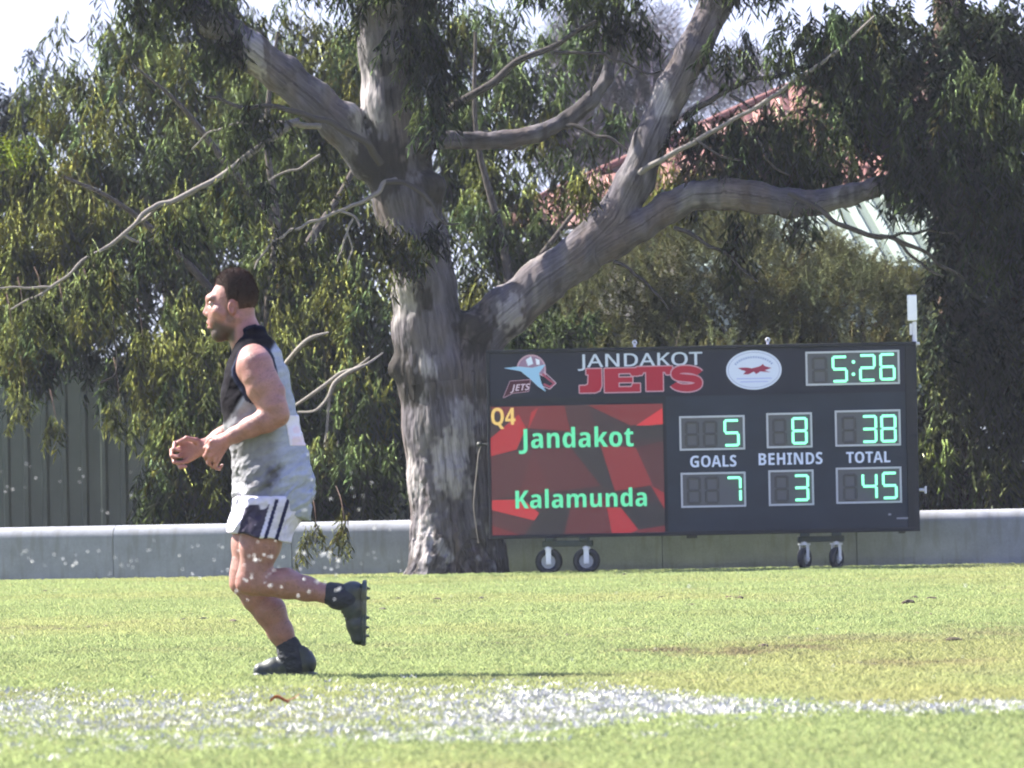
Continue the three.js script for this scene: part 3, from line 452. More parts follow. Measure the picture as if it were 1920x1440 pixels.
  const branch = (pts, mat, name = 'branch') => { const jr = rng(pts.length * 7 + pts[0][0]), D = pts[0][3] ?? 60.8; pts = pts.flatMap((a, i) => { const b = pts[i + 1]; if (!b) return [a]; const l = Math.hypot(b[0] - a[0], b[1] - a[1]) * 0.09, o = (jr() - 0.5) * 2 * l; return [a, [lerp(a[0], b[0], 0.4 + 0.2 * jr()) - o * 0.4, (a[1] + b[1]) / 2 + o, (a[2] + b[2]) / 2 * (0.85 + 0.3 * jr()), ((a[3] ?? D) + (b[3] ?? D)) / 2]]; }); mesh(name, tubeG(pts.map(([x, y, r, d]) => T(x + (jr() - 0.5) * 3, y + (jr() - 0.5) * 3, d ?? D)), pts.map(([, , r]) => R(r * (mat === bp ? 0.72 : 0.85))), 8, 4), mat, tree); };
  branch([[1195, 328, 7.5, 60.95], [1240, 300, 6.5, 60.8], [1300, 268, 5.8, 60.7], [1350, 240, 5.2, 60.65], [1410, 205, 4.8, 60.6], [1465, 170, 4.4, 60.5], [1520, 132, 5, 60.5], [1580, 85, 4, 60.5], [1640, 30, 3, 60.4]], br);
  branch([[1280, 222, 7, 61.1], [1330, 190, 6.5, 61], [1380, 162, 6, 61], [1440, 146, 5.5, 60.9], [1500, 128, 4.5, 60.9], [1560, 110, 3, 60.8]], bd);
  branch([[1370, 178, 4, 61], [1395, 192, 3, 60.9], [1420, 212, 2, 60.9]], bd);
  branch([[800, 235, 10, 61.2], [850, 200, 9, 61.3], [900, 170, 8.5, 61.3], [950, 132, 8, 61.4], [1000, 102, 7, 61.4], [1050, 82, 6, 61.5], [1120, 40, 4, 61.5]], bd);
  branch([[1040, 100, 4.5, 61.5], [1090, 98, 4, 61.4], [1130, 102, 4, 61.4], [1170, 116, 3.5, 61.4], [1215, 138, 2.5, 61.4], [1245, 132, 2, 61.4]], bd);
  branch([[1118, 120, 3.5, 61.6], [1112, 150, 3, 61.6], [1108, 180, 2.5, 61.6]], bd);
  branch([[715, 305, 9, 60.55], [690, 270, 7.5, 60.35], [640, 243, 7, 60.3], [590, 222, 7, 60.3], [545, 208, 6.5, 60.3], [490, 200, 6, 60.3], [430, 195, 4.5, 60.3], [385, 182, 3, 60.3]], bd);
  branch([[600, 238, 8, 60.7], [550, 232, 10, 60.5], [520, 252, 10, 60.4], [455, 300, 9, 60.3], [400, 340, 8.5, 60.2], [350, 366, 8, 60.2], [300, 382, 8, 60.2], [270, 400, 7, 60.15], [235, 436, 6, 60.1], [190, 470, 4.5, 60.1], [130, 515, 4, 60], [75, 555, 3.5, 60], [20, 580, 2.5, 60]], bp);
  branch([[300, 384, 6, 60.2], [282, 405, 5, 60.25], [262, 415, 4, 60.3]], bp);
  branch([[235, 440, 4.5, 60.1], [270, 455, 3.5, 60.1], [300, 440, 3, 60.05]], bp);
  branch([[100, 540, 3, 60], [50, 540, 3, 60], [0, 541, 2.5, 60], [-60, 548, 2, 60]], bp);
  branch([[520, 246, 5, 60.4], [490, 243, 4, 60.5], [470, 225, 3.5, 60.6]], bp);
  branch([[560, 224, 3.5, 60.6], [500, 230, 3.5, 60.7], [440, 232, 3, 60.8], [390, 250, 2.5, 60.9], [360, 280, 2, 61]], br);
  branch([[600, 292, 3.5, 60.8], [560, 318, 3, 60.7], [520, 330, 2.5, 60.7], [480, 345, 2, 60.6]], br);
  branch([[742, 338, 7, 60.5], [722, 342, 6.5, 60.4], [700, 368, 6, 60.3], [660, 385, 5.5, 60.2], [620, 402, 5, 60.2], [580, 418, 4.5, 60.1], [545, 432, 4.5, 60.1], [510, 455, 4, 60.1], [485, 488, 3, 60.1], [478, 505, 2, 60.1]], bp);
  branch([[640, 395, 4, 60.2], [665, 408, 3.5, 60.15], [675, 425, 2.5, 60.1]], bp);
  branch([[662, 410, 3, 60.15], [650, 440, 3, 60.1], [640, 470, 2.5, 60.1], [632, 490, 2, 60.1]], bp, 'twig');
  branch([[652, 436, 2.5, 60.1], [660, 470, 2, 60.1], [650, 495, 2, 60.05]], bp, 'twig');
  branch([[600, 412, 3, 60.15], [588, 430, 2.5, 60.1], [592, 450, 2, 60.1]], bp, 'twig');
  branch([[725, 342, 6, 60.4], [770, 348, 5.5, 60.35], [800, 372, 5, 60.3], [820, 405, 4, 60.3], [838, 422, 3, 60.3], [862, 420, 2, 60.3]], bd);
  branch([[1480, 362, 5.5, 60.6], [1515, 380, 5.5, 60.45], [1550, 402, 6, 60.4], [1590, 426, 6, 60.4], [1630, 440, 6, 60.4], [1670, 446, 5.5, 60.4], [1720, 466, 4.5, 60.4], [1760, 495, 4, 60.4], [1810, 522, 2.5, 60.4]], bd);
  branch([[1650, 443, 4, 60.4], [1690, 436, 3.5, 60.4], [1740, 433, 3, 60.4], [1790, 436, 2.5, 60.4]], bd);
  branch([[1675, 448, 4, 60.4], [1705, 475, 3.5, 60.45], [1740, 505, 3, 60.5], [1770, 520, 2, 60.5]], bd);
  branch([[1265, 428, 5, 60.9], [1310, 448, 4.5, 60.8], [1350, 470, 4, 60.75], [1385, 500, 3.5, 60.7], [1420, 530, 2.5, 60.7]], bd);
  branch([[1150, 490, 4.5, 60.9], [1190, 515, 4, 60.85], [1225, 545, 3, 60.8], [1255, 580, 2, 60.8]], bd);
  branch([[1062, 235, 5, 61.6], [1100, 246, 5, 61.5], [1140, 258, 4.5, 61.4], [1180, 284, 4, 61.3]], bd);
  branch([[1300, 260, 3, 60.7], [1340, 285, 2.5, 60.6], [1390, 300, 2, 60.6]], bd, 'twig');
  branch([[1420, 255, 3, 60.7], [1440, 300, 2.5, 60.6], [1480, 330, 2, 60.6]], bd, 'twig');
}

// ───────────────────────── foliage ─────────────────────────
// a hanging spray: thin stem with narrow sickle leaves
function sprayG(seed, { leaves = 16, length = 0.42, leaf = 0.11, width = 0.017, droop = 1, fan = 0.5, stem = 0.003, up = 0 }) {
  const r = rng(seed), pos = [], nor = [], idx = [];
  const dir = V((r() - 0.5) * 0.9, up ? 0.8 : -0.75, (r() - 0.5) * 0.9).normalize(), pts = []; let p = V(0, 0, 0), d = dir.clone();
  for (let i = 0; i <= 5; i++) { pts.push(p.clone()); p.addScaledVector(d, length / 5); d.y -= 0.12 * droop; d.x += (r() - 0.5) * 0.3; d.z += (r() - 0.5) * 0.3; d.normalize(); }
  for (let i = 0; i < 5; i++) { const a = pts[i], b = pts[i + 1], k = pos.length / 3, s = stem * (1 - i / 7); pos.push(a.x - s, a.y, a.z, a.x + s, a.y, a.z + s, b.x, b.y, b.z - s * 0.5); for (let q = 0; q < 3; q++) nor.push(0, 0.2, 1); idx.push(k, k + 1, k + 2); }
  for (let l = 0; l < leaves; l++) {
    const t = 0.08 + 0.92 * (l + r() * 0.6) / leaves, q = Math.min(4, Math.floor(t * 5)), o = pts[q].clone().lerp(pts[q + 1], t * 5 - q), az = r() * 6.283;
    const ax = V(Math.cos(az) * fan, up ? 0.6 + 0.5 * r() : -(0.35 + 0.75 * r()), Math.sin(az) * fan).normalize(), L = leaf * (0.6 + 0.7 * r()), w = width * (0.7 + 0.5 * r()) / 2;
    const side = V(r() - 0.5, r() - 0.5, r() - 0.5).cross(ax).normalize(), n = side.clone().cross(ax).normalize(), bend = side.clone().multiplyScalar(L * 0.16 * (r() - 0.3)), sag = V(0, -L * 0.12 * droop, 0);
    const k = pos.length / 3, at = (u, e) => o.clone().addScaledVector(ax, L * u).addScaledVector(bend, u * u).addScaledVector(sag, u * u).addScaledVector(side, e * w).addScaledVector(n, -0.25 * w * Math.abs(e));
    for (const v of [at(0, 0), at(0.3, -0.85), at(0.3, 0.85), at(0.62, -0.9), at(0.62, 0.9), at(1, 0)]) pos.push(v.x, v.y, v.z);
    for (let e = 0; e < 6; e++) nor.push(n.x, n.y, n.z);
    idx.push(k, k + 1, k + 2, k + 1, k + 3, k + 4, k + 1, k + 4, k + 2, k + 3, k + 5, k + 4);
  }
  const g = new THREE.BufferGeometry(); g.setAttribute('position', new THREE.Float32BufferAttribute(pos, 3)); g.setAttribute('normal', new THREE.Float32BufferAttribute(nor, 3)); g.setIndex(idx); return g;
}
const leafMat = new THREE.MeshPhysicalMaterial({ roughness: 0.96, specularIntensity: 0.4, transmission: 0.55, thickness: 0, side: THREE.DoubleSide });
const glossMat = new THREE.MeshPhysicalMaterial({ roughness: 0.34, side: THREE.DoubleSide, clearcoat: 0.3, clearcoatRoughness: 0.3 });
const SPR = {
  gum: [1, 2, 3, 4].map((s) => sprayG(s, { leaves: 15, length: 0.4, leaf: 0.125, width: 0.019, fan: 0.5 })),
  gumWide: [5, 6, 7].map((s) => sprayG(s, { leaves: 16, length: 0.34, leaf: 0.1, width: 0.026, fan: 0.8 })),
  fine: [8, 9, 10].map((s) => sprayG(s, { leaves: 60, length: 0.26, leaf: 0.036, width: 0.007, fan: 1.3, up: 1, droop: 0.6, stem: 0.0015 })),
  broad: [11, 12, 13].map((s) => sprayG(s, { leaves: 15, length: 0.3, leaf: 0.085, width: 0.036, fan: 1.1, droop: 0.4, up: 1 })),
  twig: [14, 15].map((s) => sprayG(s, { leaves: 14, length: 0.6, leaf: 0.3, width: 0.012, fan: 0.9, droop: 0.1, up: 1, stem: 0.008 })),
};
// blobs: [pixel x, y, half width, half height, metres away, depth half (m), sprays, optional colour index]
function foliage(tree, kind, blobs, cols, { seed = 1, cluster = 9, spread = 0.2, gloss = 0.25, hollow = 0.45, size = 1, thin = 1, flat = 1, rise = null, name = 'crown' } = {}) {
  const r = rng(seed), gs = () => (r() + r() + r() - 1.5) * 0.9, lists = {}, m = new THREE.Matrix4(), q = new THREE.Quaternion(), e = new THREE.Euler(), o = tree.position;
  for (const [px, py, rx, ry, Dn, dz, n, ci] of blobs) {
    const D = rise ? rise[0] + rise[1] * (900 - py) / 900 + (Dn - 67) * 0.25 : Dn;                    // crowns lean back as they rise
    const c0 = P(px, py, D), ux = rx * D / F, uy = ry * D / F;
    for (let k = 0; k < n * thin / cluster; k++) {
      const th = r() * 6.283, ph = Math.acos(2 * r() - 1), rad = Math.pow(r(), hollow), cx = c0.x + Math.sin(ph) * Math.cos(th) * rad * ux, cy = c0.y + Math.cos(ph) * rad * uy, cz = c0.z + Math.sin(ph) * Math.sin(th) * rad * dz * flat;
      const base = (ci !== undefined ? cols[ci] : cols[Math.floor(r() * cols.length)]), hue = 0.75 + 0.5 * r(), warm = (r() - 0.5) * 0.3;
      for (let s = 0; s < cluster; s++) {
        const x = cx + gs() * spread, y = cy + gs() * spread * 1.1, z = cz + gs() * spread; if (y < 0.12) continue;
        const v = (r() < gloss ? 'g' : 'l') + Math.floor(r() * SPR[kind].length), sc = size * (0.7 + 0.55 * r());
        q.setFromEuler(e.set((r() - 0.5) * 0.7, r() * 6.283, (r() - 0.5) * 0.7)); m.compose(V(x - o.x, y - o.y, z - o.z), q, V(sc, sc, sc));
        const j = hue * (0.8 + 0.4 * r()); const col = C(base[0] * LEAF * j * (1 + warm * 0.6), base[1] * LEAF * j, base[2] * LEAF * j * (1 - warm)); if (r() < 0.035) col.lerp(C(0.26, 0.13, 0.06), 0.55);
        (lists[v] = lists[v] || []).push([m.clone(), col]);
      }
    }
  }
  for (const v of Object.keys(lists).sort()) {
    const L = lists[v], im = new THREE.InstancedMesh(SPR[kind][+v.slice(1)], v[0] === 'g' ? glossMat : leafMat, L.length);
    L.forEach(([a, b], i) => { im.setMatrixAt(i, a); im.setColorAt(i, b); }); im.name = name; im.userData.kind = 'stuff'; im.castShadow = im.receiveShadow = true; tree.add(im);
  }
}
function limbs(tree, list, mat, D0) { const thinner = mat === barkPale ? 0.78 : 1; const o = tree.position; for (const [name, pts] of list) { const jr = rng(Math.round(pts[0][0] * 3 + pts[0][1])); mesh(name, tubeG(pts.map(([x, y, , d]) => P(x + (jr() - 0.5) * 4, y + (jr() - 0.5) * 4, d ?? D0).sub(o)), pts.map(([, , w]) => w * thinner), 9, 5), mat, tree); } }
const barkDull = matt({ color: C(0.07, 0.058, 0.05), map: noiseTex(128, (u, v, k) => { const n = fbm(u * 10, v * 26, 1, 4); k.setScalar(0.5 + 0.8 * n); }), roughness: 0.95 });
const barkPale = std({ color: C(0.19, 0.17, 0.145), map: barkDull.map, roughness: 0.9 }), barkBrown = matt({ color: C(0.12, 0.075, 0.06), map: barkDull.map, roughness: 0.95 });
const gnd = (px, D) => { const p = P(px, 1000, D); p.y = 0; return p; };
const gy = (px, D) => 953 - (px - 960) * ROLL + EYE * F / D;          // pixel row of the ground at that column and distance

const LEAF = 4.4;                                                      // reflected plus transmitted light, raised further so leaf colour itself brightens the crowns
const GRN = [[0.112, 0.136, 0.044], [0.1, 0.128, 0.048], [0.13, 0.143, 0.042], [0.085, 0.118, 0.048]];
{ // weeping gum on the left
  const D = 68, t = thing('weeping_gum_tree', 'weeping gum tree with long drooping pale green leaves behind the runner', 'tree', gnd(520, D));
  const G0 = gy(520, D);
  limbs(t, [['trunk', [[520, G0 + 8, 0.19], [515, 900, 0.16], [522, 760, 0.11], [505, 600, 0.07], [520, 420, 0.05], [500, 250, 0.035], [520, 60, 0.02]]],
    ['limb', [[520, 700, 0.07], [440, 600, 0.06], [340, 480, 0.045, 67.6], [220, 380, 0.03, 67.2], [120, 330, 0.02, 67]]], ['limb', [[508, 560, 0.07], [590, 440, 0.05, 68.3], [660, 320, 0.035, 68.5], [700, 200, 0.02, 68.6]]],
    ['limb', [[515, 420, 0.06], [420, 300, 0.045, 67.8], [340, 200, 0.03, 67.6], [250, 120, 0.015, 67.4]]], ['limb', [[520, 800, 0.05], [600, 720, 0.035, 67.3], [660, 700, 0.02, 67]]]], barkDull, D);
  limbs(t, [ // dead grey limbs showing between runner and trunk
    ['dead_branch', [[505, 720, 0.03, 66], [540, 676, 0.034, 65.5], [562, 650, 0.034, 65.4], [585, 632, 0.03, 65.4], [618, 622, 0.016, 65.4]]],
    ['dead_branch', [[545, 765, 0.022, 65.3], [575, 745, 0.026, 65.2], [610, 722, 0.028, 65.2], [640, 700, 0.028, 65.2], [665, 690, 0.022, 65.2], [692, 668, 0.012, 65.2]]],
    ['dead_branch', [[560, 775, 0.015, 65.2], [590, 770, 0.02, 65.1], [614, 748, 0.028, 65.1], [628, 720, 0.036, 65.1], [655, 700, 0.036, 65.1], [690, 684, 0.022, 65.1], [720, 660, 0.01, 65.3]]],
    ['dead_branch', [[616, 745, 0.024, 65.1], [613, 800, 0.022, 65.1], [609, 850, 0.02, 65.1], [608, 895, 0.026, 65.1], [610, 912, 0.018, 65.1]]],
    ['dead_branch', [[585, 878, 0.012, 65.1], [608, 876, 0.017, 65.1], [625, 868, 0.017, 65.1], [633, 845, 0.014, 65.1], [634, 825, 0.008, 65.1]]],
    ['dead_branch', [[625, 866, 0.012, 65.1], [645, 855, 0.01, 65.1], [665, 845, 0.006, 65.1]]]], barkPale, D);
  foliage(t, 'gum', [
    [250, 300, 190, 120, 67.5, 1.3, 900], [430, 300, 190, 160, 68, 1.5, 1100], [330, 440, 200, 110, 67, 1.2, 900], [600, 380, 170, 160, 68.5, 1.5, 1000], [560, 200, 170, 140, 68.5, 1.5, 800], [330, 170, 160, 90, 68.5, 1.4, 420],
    [500, 560, 190, 110, 67, 1.2, 900], [640, 560, 110, 150, 67.5, 1.0, 650], [370, 650, 90, 110, 66.3, 0.8, 500], [350, 770, 85, 120, 66, 0.7, 520], [420, 860, 110, 100, 66, 0.7, 480], [600, 760, 130, 130, 66.6, 0.8, 620], [660, 880, 95, 85, 66.2, 0.6, 420, 3], [560, 900, 100, 70, 66, 0.6, 260, 3],
    [120, 420, 140, 100, 67, 1.2, 600, 2], [90, 320, 90, 70, 67.4, 0.9, 300], [20, 600, 60, 60, 66.4, 0.6, 120], [140, 590, 120, 60, 67.5, 0.8, 220, 1], [110, 640, 150, 34, 69, 0.5, 260, 3], [240, 650, 70, 50, 68, 0.4, 140, 3], [30, 640, 60, 36, 68, 0.4, 110, 3], [150, 110, 60, 60, 68, 0.6, 70, 1], [330, 700, 80, 120, 65, 0.6, 420, 2], [400, 870, 120, 95, 65, 0.6, 460, 2], [300, 900, 55, 60, 65, 0.5, 160], [640, 880, 100, 70, 65.4, 0.5, 260], [480, 700, 130, 120, 65.4, 0.6, 420], [600, 620, 120, 100, 66, 0.6, 320, 2], [110, 190, 70, 50, 68, 0.6, 120], [900, 700, 60, 160, 67, 0.8, 160, 3], [200, 140, 110, 60, 68, 0.8, 260], [250, 200, 120, 60, 68, 1, 300], [420, 110, 160, 60, 68, 0.8, 420], [620, 110, 120, 70, 68, 0.8, 380], [330, 20, 260, 60, 68, 0.8, 420], [700, 20, 200, 70, 68, 0.8, 420], [860, 90, 120, 70, 68, 0.8, 360], [60, 330, 90, 60, 68, 0.8, 260, 2], [30, 460, 80, 80, 67, 0.8, 260, 2], [60, 130, 50, 70, 68, 0.5, 26], [10, 250, 60, 60, 68, 0.6, 60, 1], [850, 240, 50, 110, 68.5, 0.8, 220, 3], [790, 640, 80, 100, 68, 0.6, 160], [150, 540, 110, 45, 66.6, 0.8, 200], [680, 180, 90, 120, 68.5, 1.2, 380], [480, 50, 260, 60, 68.5, 1.4, 620], [700, 700, 60, 160, 67.5, 0.8, 330, 3],
  ], GRN, { seed: 21, spread: 0.19, thin: 0.44, size: 1.15, flat: 0.5, rise: [65.2, 7.5] });
  // sprays that hang clear of the crown in front of the dark fence
  const hang = (px, y0, y1, D2, seed, n, w = 16) => { limbs(t, [['twig', [[px - 9, y0 - 40, 0.004, D2 + 0.2], [px - 2, y0 - 12, 0.004, D2], [px + 4, (y0 + y1) / 2, 0.003, D2], [px + 1, y1 - 20, 0.002, D2]]]], barkBrown, D2); foliage(t, 'gum', [[px, (y0 + y1) / 2, w, (y1 - y0) / 2, D2, 0.08, n, 2]], GRN, { seed, cluster: 4, spread: 0.07, size: 0.8, name: 'leaf_spray' }); };
  hang(42, 560, 660, 65.5, 31, 30, 26); hang(40, 690, 770, 65.4, 32, 18, 18); hang(102, 770, 835, 65.4, 33, 10, 16); hang(220, 710, 800, 65.5, 34, 18, 14); hang(115, 560, 640, 65.6, 35, 14, 20); hang(165, 540, 600, 65.6, 36, 10); hang(228, 560, 620, 65.6, 37, 12);
  hang(590, 960, 1035, 61.6, 38, 14, 22); hang(640, 950, 1000, 61.8, 39, 9, 14); hang(20, 590, 690, 65.4, 43, 30, 30); hang(75, 540, 660, 65.4, 44, 34, 30); hang(265, 600, 760, 65.4, 45, 40, 22); hang(180, 520, 610, 65.5, 46, 26, 34); 
  limbs(t, [['twig', [[213, 560, 0.01, 65.5], [212, 620, 0.01, 65.5], [218, 700, 0.008, 65.5], [185, 718, 0.012, 65.5]]]], barkDull, 65.5);
}
{ // yellow-green shrub at the left edge
  const D = 71, t = thing('yellow_green_tree', 'bright yellow green bushy tree at the far end of the fence', 'tree', gnd(-30, D));
  limbs(t, [['trunk', [[-30, gy(-30, D) + 8, 0.13], [-30, 700, 0.11], [-10, 450, 0.06], [0, 330, 0.03]]]], barkDull, D);
  foliage(t, 'broad', [[5, 400, 85, 140, D, 1, 420], [40, 350, 70, 80, 70.6, 0.8, 220], [-60, 450, 120, 160, D, 1, 400], [10, 520, 70, 60, D, 0.8, 150]], [[0.2, 0.235, 0.03], [0.16, 0.22, 0.035]], { seed: 41, spread: 0.15, thin: 0.6 });
}
{ // dark trees beyond the fence, seen as gaps between the leaves
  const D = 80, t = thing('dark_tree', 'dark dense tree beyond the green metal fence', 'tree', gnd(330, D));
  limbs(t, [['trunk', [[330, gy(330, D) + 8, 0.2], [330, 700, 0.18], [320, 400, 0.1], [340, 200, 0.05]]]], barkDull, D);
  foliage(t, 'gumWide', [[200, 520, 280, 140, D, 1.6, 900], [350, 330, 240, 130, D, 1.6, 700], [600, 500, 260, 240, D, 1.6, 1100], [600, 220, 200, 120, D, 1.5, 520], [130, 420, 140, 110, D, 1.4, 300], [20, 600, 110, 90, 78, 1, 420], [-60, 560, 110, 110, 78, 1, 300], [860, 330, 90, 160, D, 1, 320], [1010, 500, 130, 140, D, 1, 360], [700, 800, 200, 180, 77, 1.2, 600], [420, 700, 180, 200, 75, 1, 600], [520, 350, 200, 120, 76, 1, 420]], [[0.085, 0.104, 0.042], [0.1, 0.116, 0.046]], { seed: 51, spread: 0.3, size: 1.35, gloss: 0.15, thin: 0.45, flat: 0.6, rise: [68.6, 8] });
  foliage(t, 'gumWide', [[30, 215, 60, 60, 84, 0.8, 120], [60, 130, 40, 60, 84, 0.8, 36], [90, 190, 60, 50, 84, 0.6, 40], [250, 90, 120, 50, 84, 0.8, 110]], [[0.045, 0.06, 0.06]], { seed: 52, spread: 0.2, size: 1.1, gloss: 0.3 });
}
{ // green trees between trunk and right limb
  const D = 69, t = thing('green_gum_tree', 'green leafy gum tree seen in the fork between trunk and right limb', 'tree', gnd(960, D));
  limbs(t, [['trunk', [[960, gy(960, D) + 8, 0.16], [965, 800, 0.12], [950, 500, 0.06], [893, 250, 0.03], [892, 60, 0.022]]], ['limb', [[958, 560, 0.06], [1030, 460, 0.04], [1090, 380, 0.02]]]], barkDull, D);
  foliage(t, 'gum', [[900, 440, 90, 110, D, 1.2, 420], [1020, 420, 120, 110, D, 1.2, 420, 3], [900, 180, 110, 120, D, 1.2, 420, 3], [960, 330, 130, 90, D, 1.2, 400], [900, 580, 70, 90, 68, 1, 260, 2], [1010, 540, 90, 70, 68, 0.9, 240], [1180, 330, 70, 60, D, 0.8, 90, 3], [1150, 215, 60, 40, D, 0.8, 60, 3], [880, 40, 140, 60, D, 1.2, 220, 3], [960, 130, 110, 80, D, 1, 320, 3], [1010, 220, 60, 70, D, 0.8, 150], [1090, 300, 60, 40, D, 0.6, 90], [1060, 60, 80, 50, D, 0.8, 110, 3]], GRN, { seed: 61, spread: 0.18, thin: 0.38, size: 1.15, flat: 0.6, rise: [65.6, 6.5] });
}
{ // leafy shrub above the board's left end
  const D = 64.3, t = thing('leafy_shrub', 'leafy green shrub standing behind the top of the scoreboard near the trunk', 'shrub', gnd(1060, D));
  limbs(t, [['stem', [[1060, gy(1060, D) + 5, 0.05], [1060, 850, 0.04], [1050, 640, 0.02]]], ['stem', [[1060, 900, 0.03], [1110, 700, 0.02], [1120, 620, 0.01]]]], barkDull, D);
  foliage(t, 'gumWide', [[1055, 625, 110, 70, D, 0.7, 330], [1050, 780, 130, 130, D, 0.7, 280], [960, 640, 40, 30, D, 0.4, 36]], [[0.075, 0.1, 0.04], [0.055, 0.08, 0.035]], { seed: 71, spread: 0.14, thin: 0.7 });
}
{ // dense dark bushes that close the view between the shrubs and the houses
  const D = 69.5, t = thing('dark_bush', 'dense dark bush behind the feathery shrubs, mostly hidden by the scoreboard', 'bush', gnd(1450, D));
  limbs(t, [-260, -80, 90, 280].map((s) => ['stem', [[1450 + s, gy(1450 + s, D) + 5, 0.07], [1450 + s * 1.1, 800, 0.05], [1450 + s * 1.2, 600, 0.02]]]), barkDull, D);
  foliage(t, 'gumWide', [[1080, 650, 150, 120, D, 0.8, 420], [1300, 620, 180, 110, D, 0.8, 520], [1530, 660, 180, 100, D, 0.8, 480], [1750, 680, 160, 110, D, 0.8, 420], [1400, 850, 500, 110, D, 0.8, 800], [1900, 750, 120, 200, D, 0.8, 380]], [[0.07, 0.08, 0.042], [0.08, 0.09, 0.045]], { seed: 78, spread: 0.2, size: 1.3, gloss: 0.1, thin: 0.8 });
}
{ // soft fine-leaved shrubs behind the board
  const olive = [[0.135, 0.142, 0.07], [0.115, 0.124, 0.064]];
  const put = (px, D, label, tops, bodies, seed) => { const t = thing('feathery_shrub', label, 'shrub', gnd(px, D), undefined); limbs(t, [-1, 0, 1].map((s) => ['stem', [[px + s * 15, gy(px, D) + 5, 0.05], [px + s * 40, 850, 0.04], [px + s * 90, 600, 0.025], [px + s * 110, 500, 0.01]]]), barkDull, D); foliage(t, 'fine', tops, olive, { seed, spread: 0.13, gloss: 0.1, hollow: 0.4, size: 1.15, thin: 0.95, rise: [63.6, 6.5] }); foliage(t, 'fine', bodies, olive, { seed: seed + 1, spread: 0.16, gloss: 0.05, hollow: 0.4, size: 1.25, thin: 0.65, flat: 0.7, rise: [63.4, 6] }); };
  put(1190, 66, 'soft olive shrub with feathery leaves between the limb and the scoreboard clock', [[1230, 450, 130, 55, 66, 0.9, 620], [1330, 430, 110, 50, 66.2, 0.9, 420], [1110, 520, 70, 50, 65.6, 0.6, 150]], [[1180, 570, 150, 90, 65.6, 0.9, 800], [1330, 540, 150, 110, 65.6, 1, 900], [1250, 760, 230, 170, 65.6, 0.9, 600]], 81);
  put(1620, 66.4, 'soft olive shrub with sunlit feathery top below the pale green roof', [[1440, 460, 70, 50, 66.4, 0.7, 260], [1530, 510, 80, 48, 66.4, 0.9, 360], [1620, 535, 90, 45, 66.2, 0.9, 400], [1700, 560, 80, 40, 66, 0.8, 260], [1810, 478, 30, 34, 66, 0.4, 80]], [[1520, 590, 150, 80, 65.8, 1, 800], [1670, 640, 130, 95, 65.6, 0.9, 620], [1580, 780, 260, 160, 65.6, 0.9, 600]], 91);
}
{ // tree on the right, its deep shade put into dark leaf colours
  const D = 63.9, t = thing('shaded_gum_tree', 'tall dark shaded gum tree with brown trunk to the right of the scoreboard', 'tree', gnd(1790, D + 0.5));
  limbs(t, [['trunk', [[1800, gy(1800, D) + 6, 0.26], [1800, 850, 0.22], [1792, 500, 0.2], [1782, 200, 0.2], [1780, 60, 0.19], [1775, -150, 0.16]]], ['limb', [[1790, 330, 0.1], [1850, 250, 0.08], [1930, 150, 0.05]]], ['limb', [[1785, 260, 0.08], [1690, 180, 0.06], [1600, 110, 0.035], [1540, 60, 0.02]]]], barkBrown, D + 0.5);
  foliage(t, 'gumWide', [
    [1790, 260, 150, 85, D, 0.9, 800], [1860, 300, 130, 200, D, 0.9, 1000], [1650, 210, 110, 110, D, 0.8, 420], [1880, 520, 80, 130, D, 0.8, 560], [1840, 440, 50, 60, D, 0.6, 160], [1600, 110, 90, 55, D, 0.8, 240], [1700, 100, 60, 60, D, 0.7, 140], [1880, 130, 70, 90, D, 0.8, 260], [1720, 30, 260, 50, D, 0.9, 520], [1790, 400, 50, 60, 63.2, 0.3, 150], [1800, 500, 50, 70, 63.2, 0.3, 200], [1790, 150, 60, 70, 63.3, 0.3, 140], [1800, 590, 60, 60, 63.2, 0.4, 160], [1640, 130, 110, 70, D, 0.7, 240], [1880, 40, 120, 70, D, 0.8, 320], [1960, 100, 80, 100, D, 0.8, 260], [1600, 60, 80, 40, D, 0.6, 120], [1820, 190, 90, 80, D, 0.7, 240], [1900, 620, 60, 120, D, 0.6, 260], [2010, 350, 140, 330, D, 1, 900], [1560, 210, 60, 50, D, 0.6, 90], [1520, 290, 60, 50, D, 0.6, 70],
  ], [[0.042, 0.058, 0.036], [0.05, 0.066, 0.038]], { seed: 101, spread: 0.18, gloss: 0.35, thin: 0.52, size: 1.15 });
  foliage(t, 'gum', [[1780, 640, 70, 80, 63.6, 0.6, 260], [1860, 720, 90, 150, 63.6, 0.7, 420], [1780, 830, 70, 100, 63.6, 0.5, 240], [1880, 880, 80, 80, 63.6, 0.5, 200], [1980, 750, 100, 200, 63.8, 0.7, 400], [1915, 700, 24, 120, 63, 0.3, 40]], [[0.085, 0.1, 0.045], [0.075, 0.09, 0.045], [0.12, 0.15, 0.045]], { seed: 102, spread: 0.16, gloss: 0.5, thin: 0.55, size: 1.1 });
}
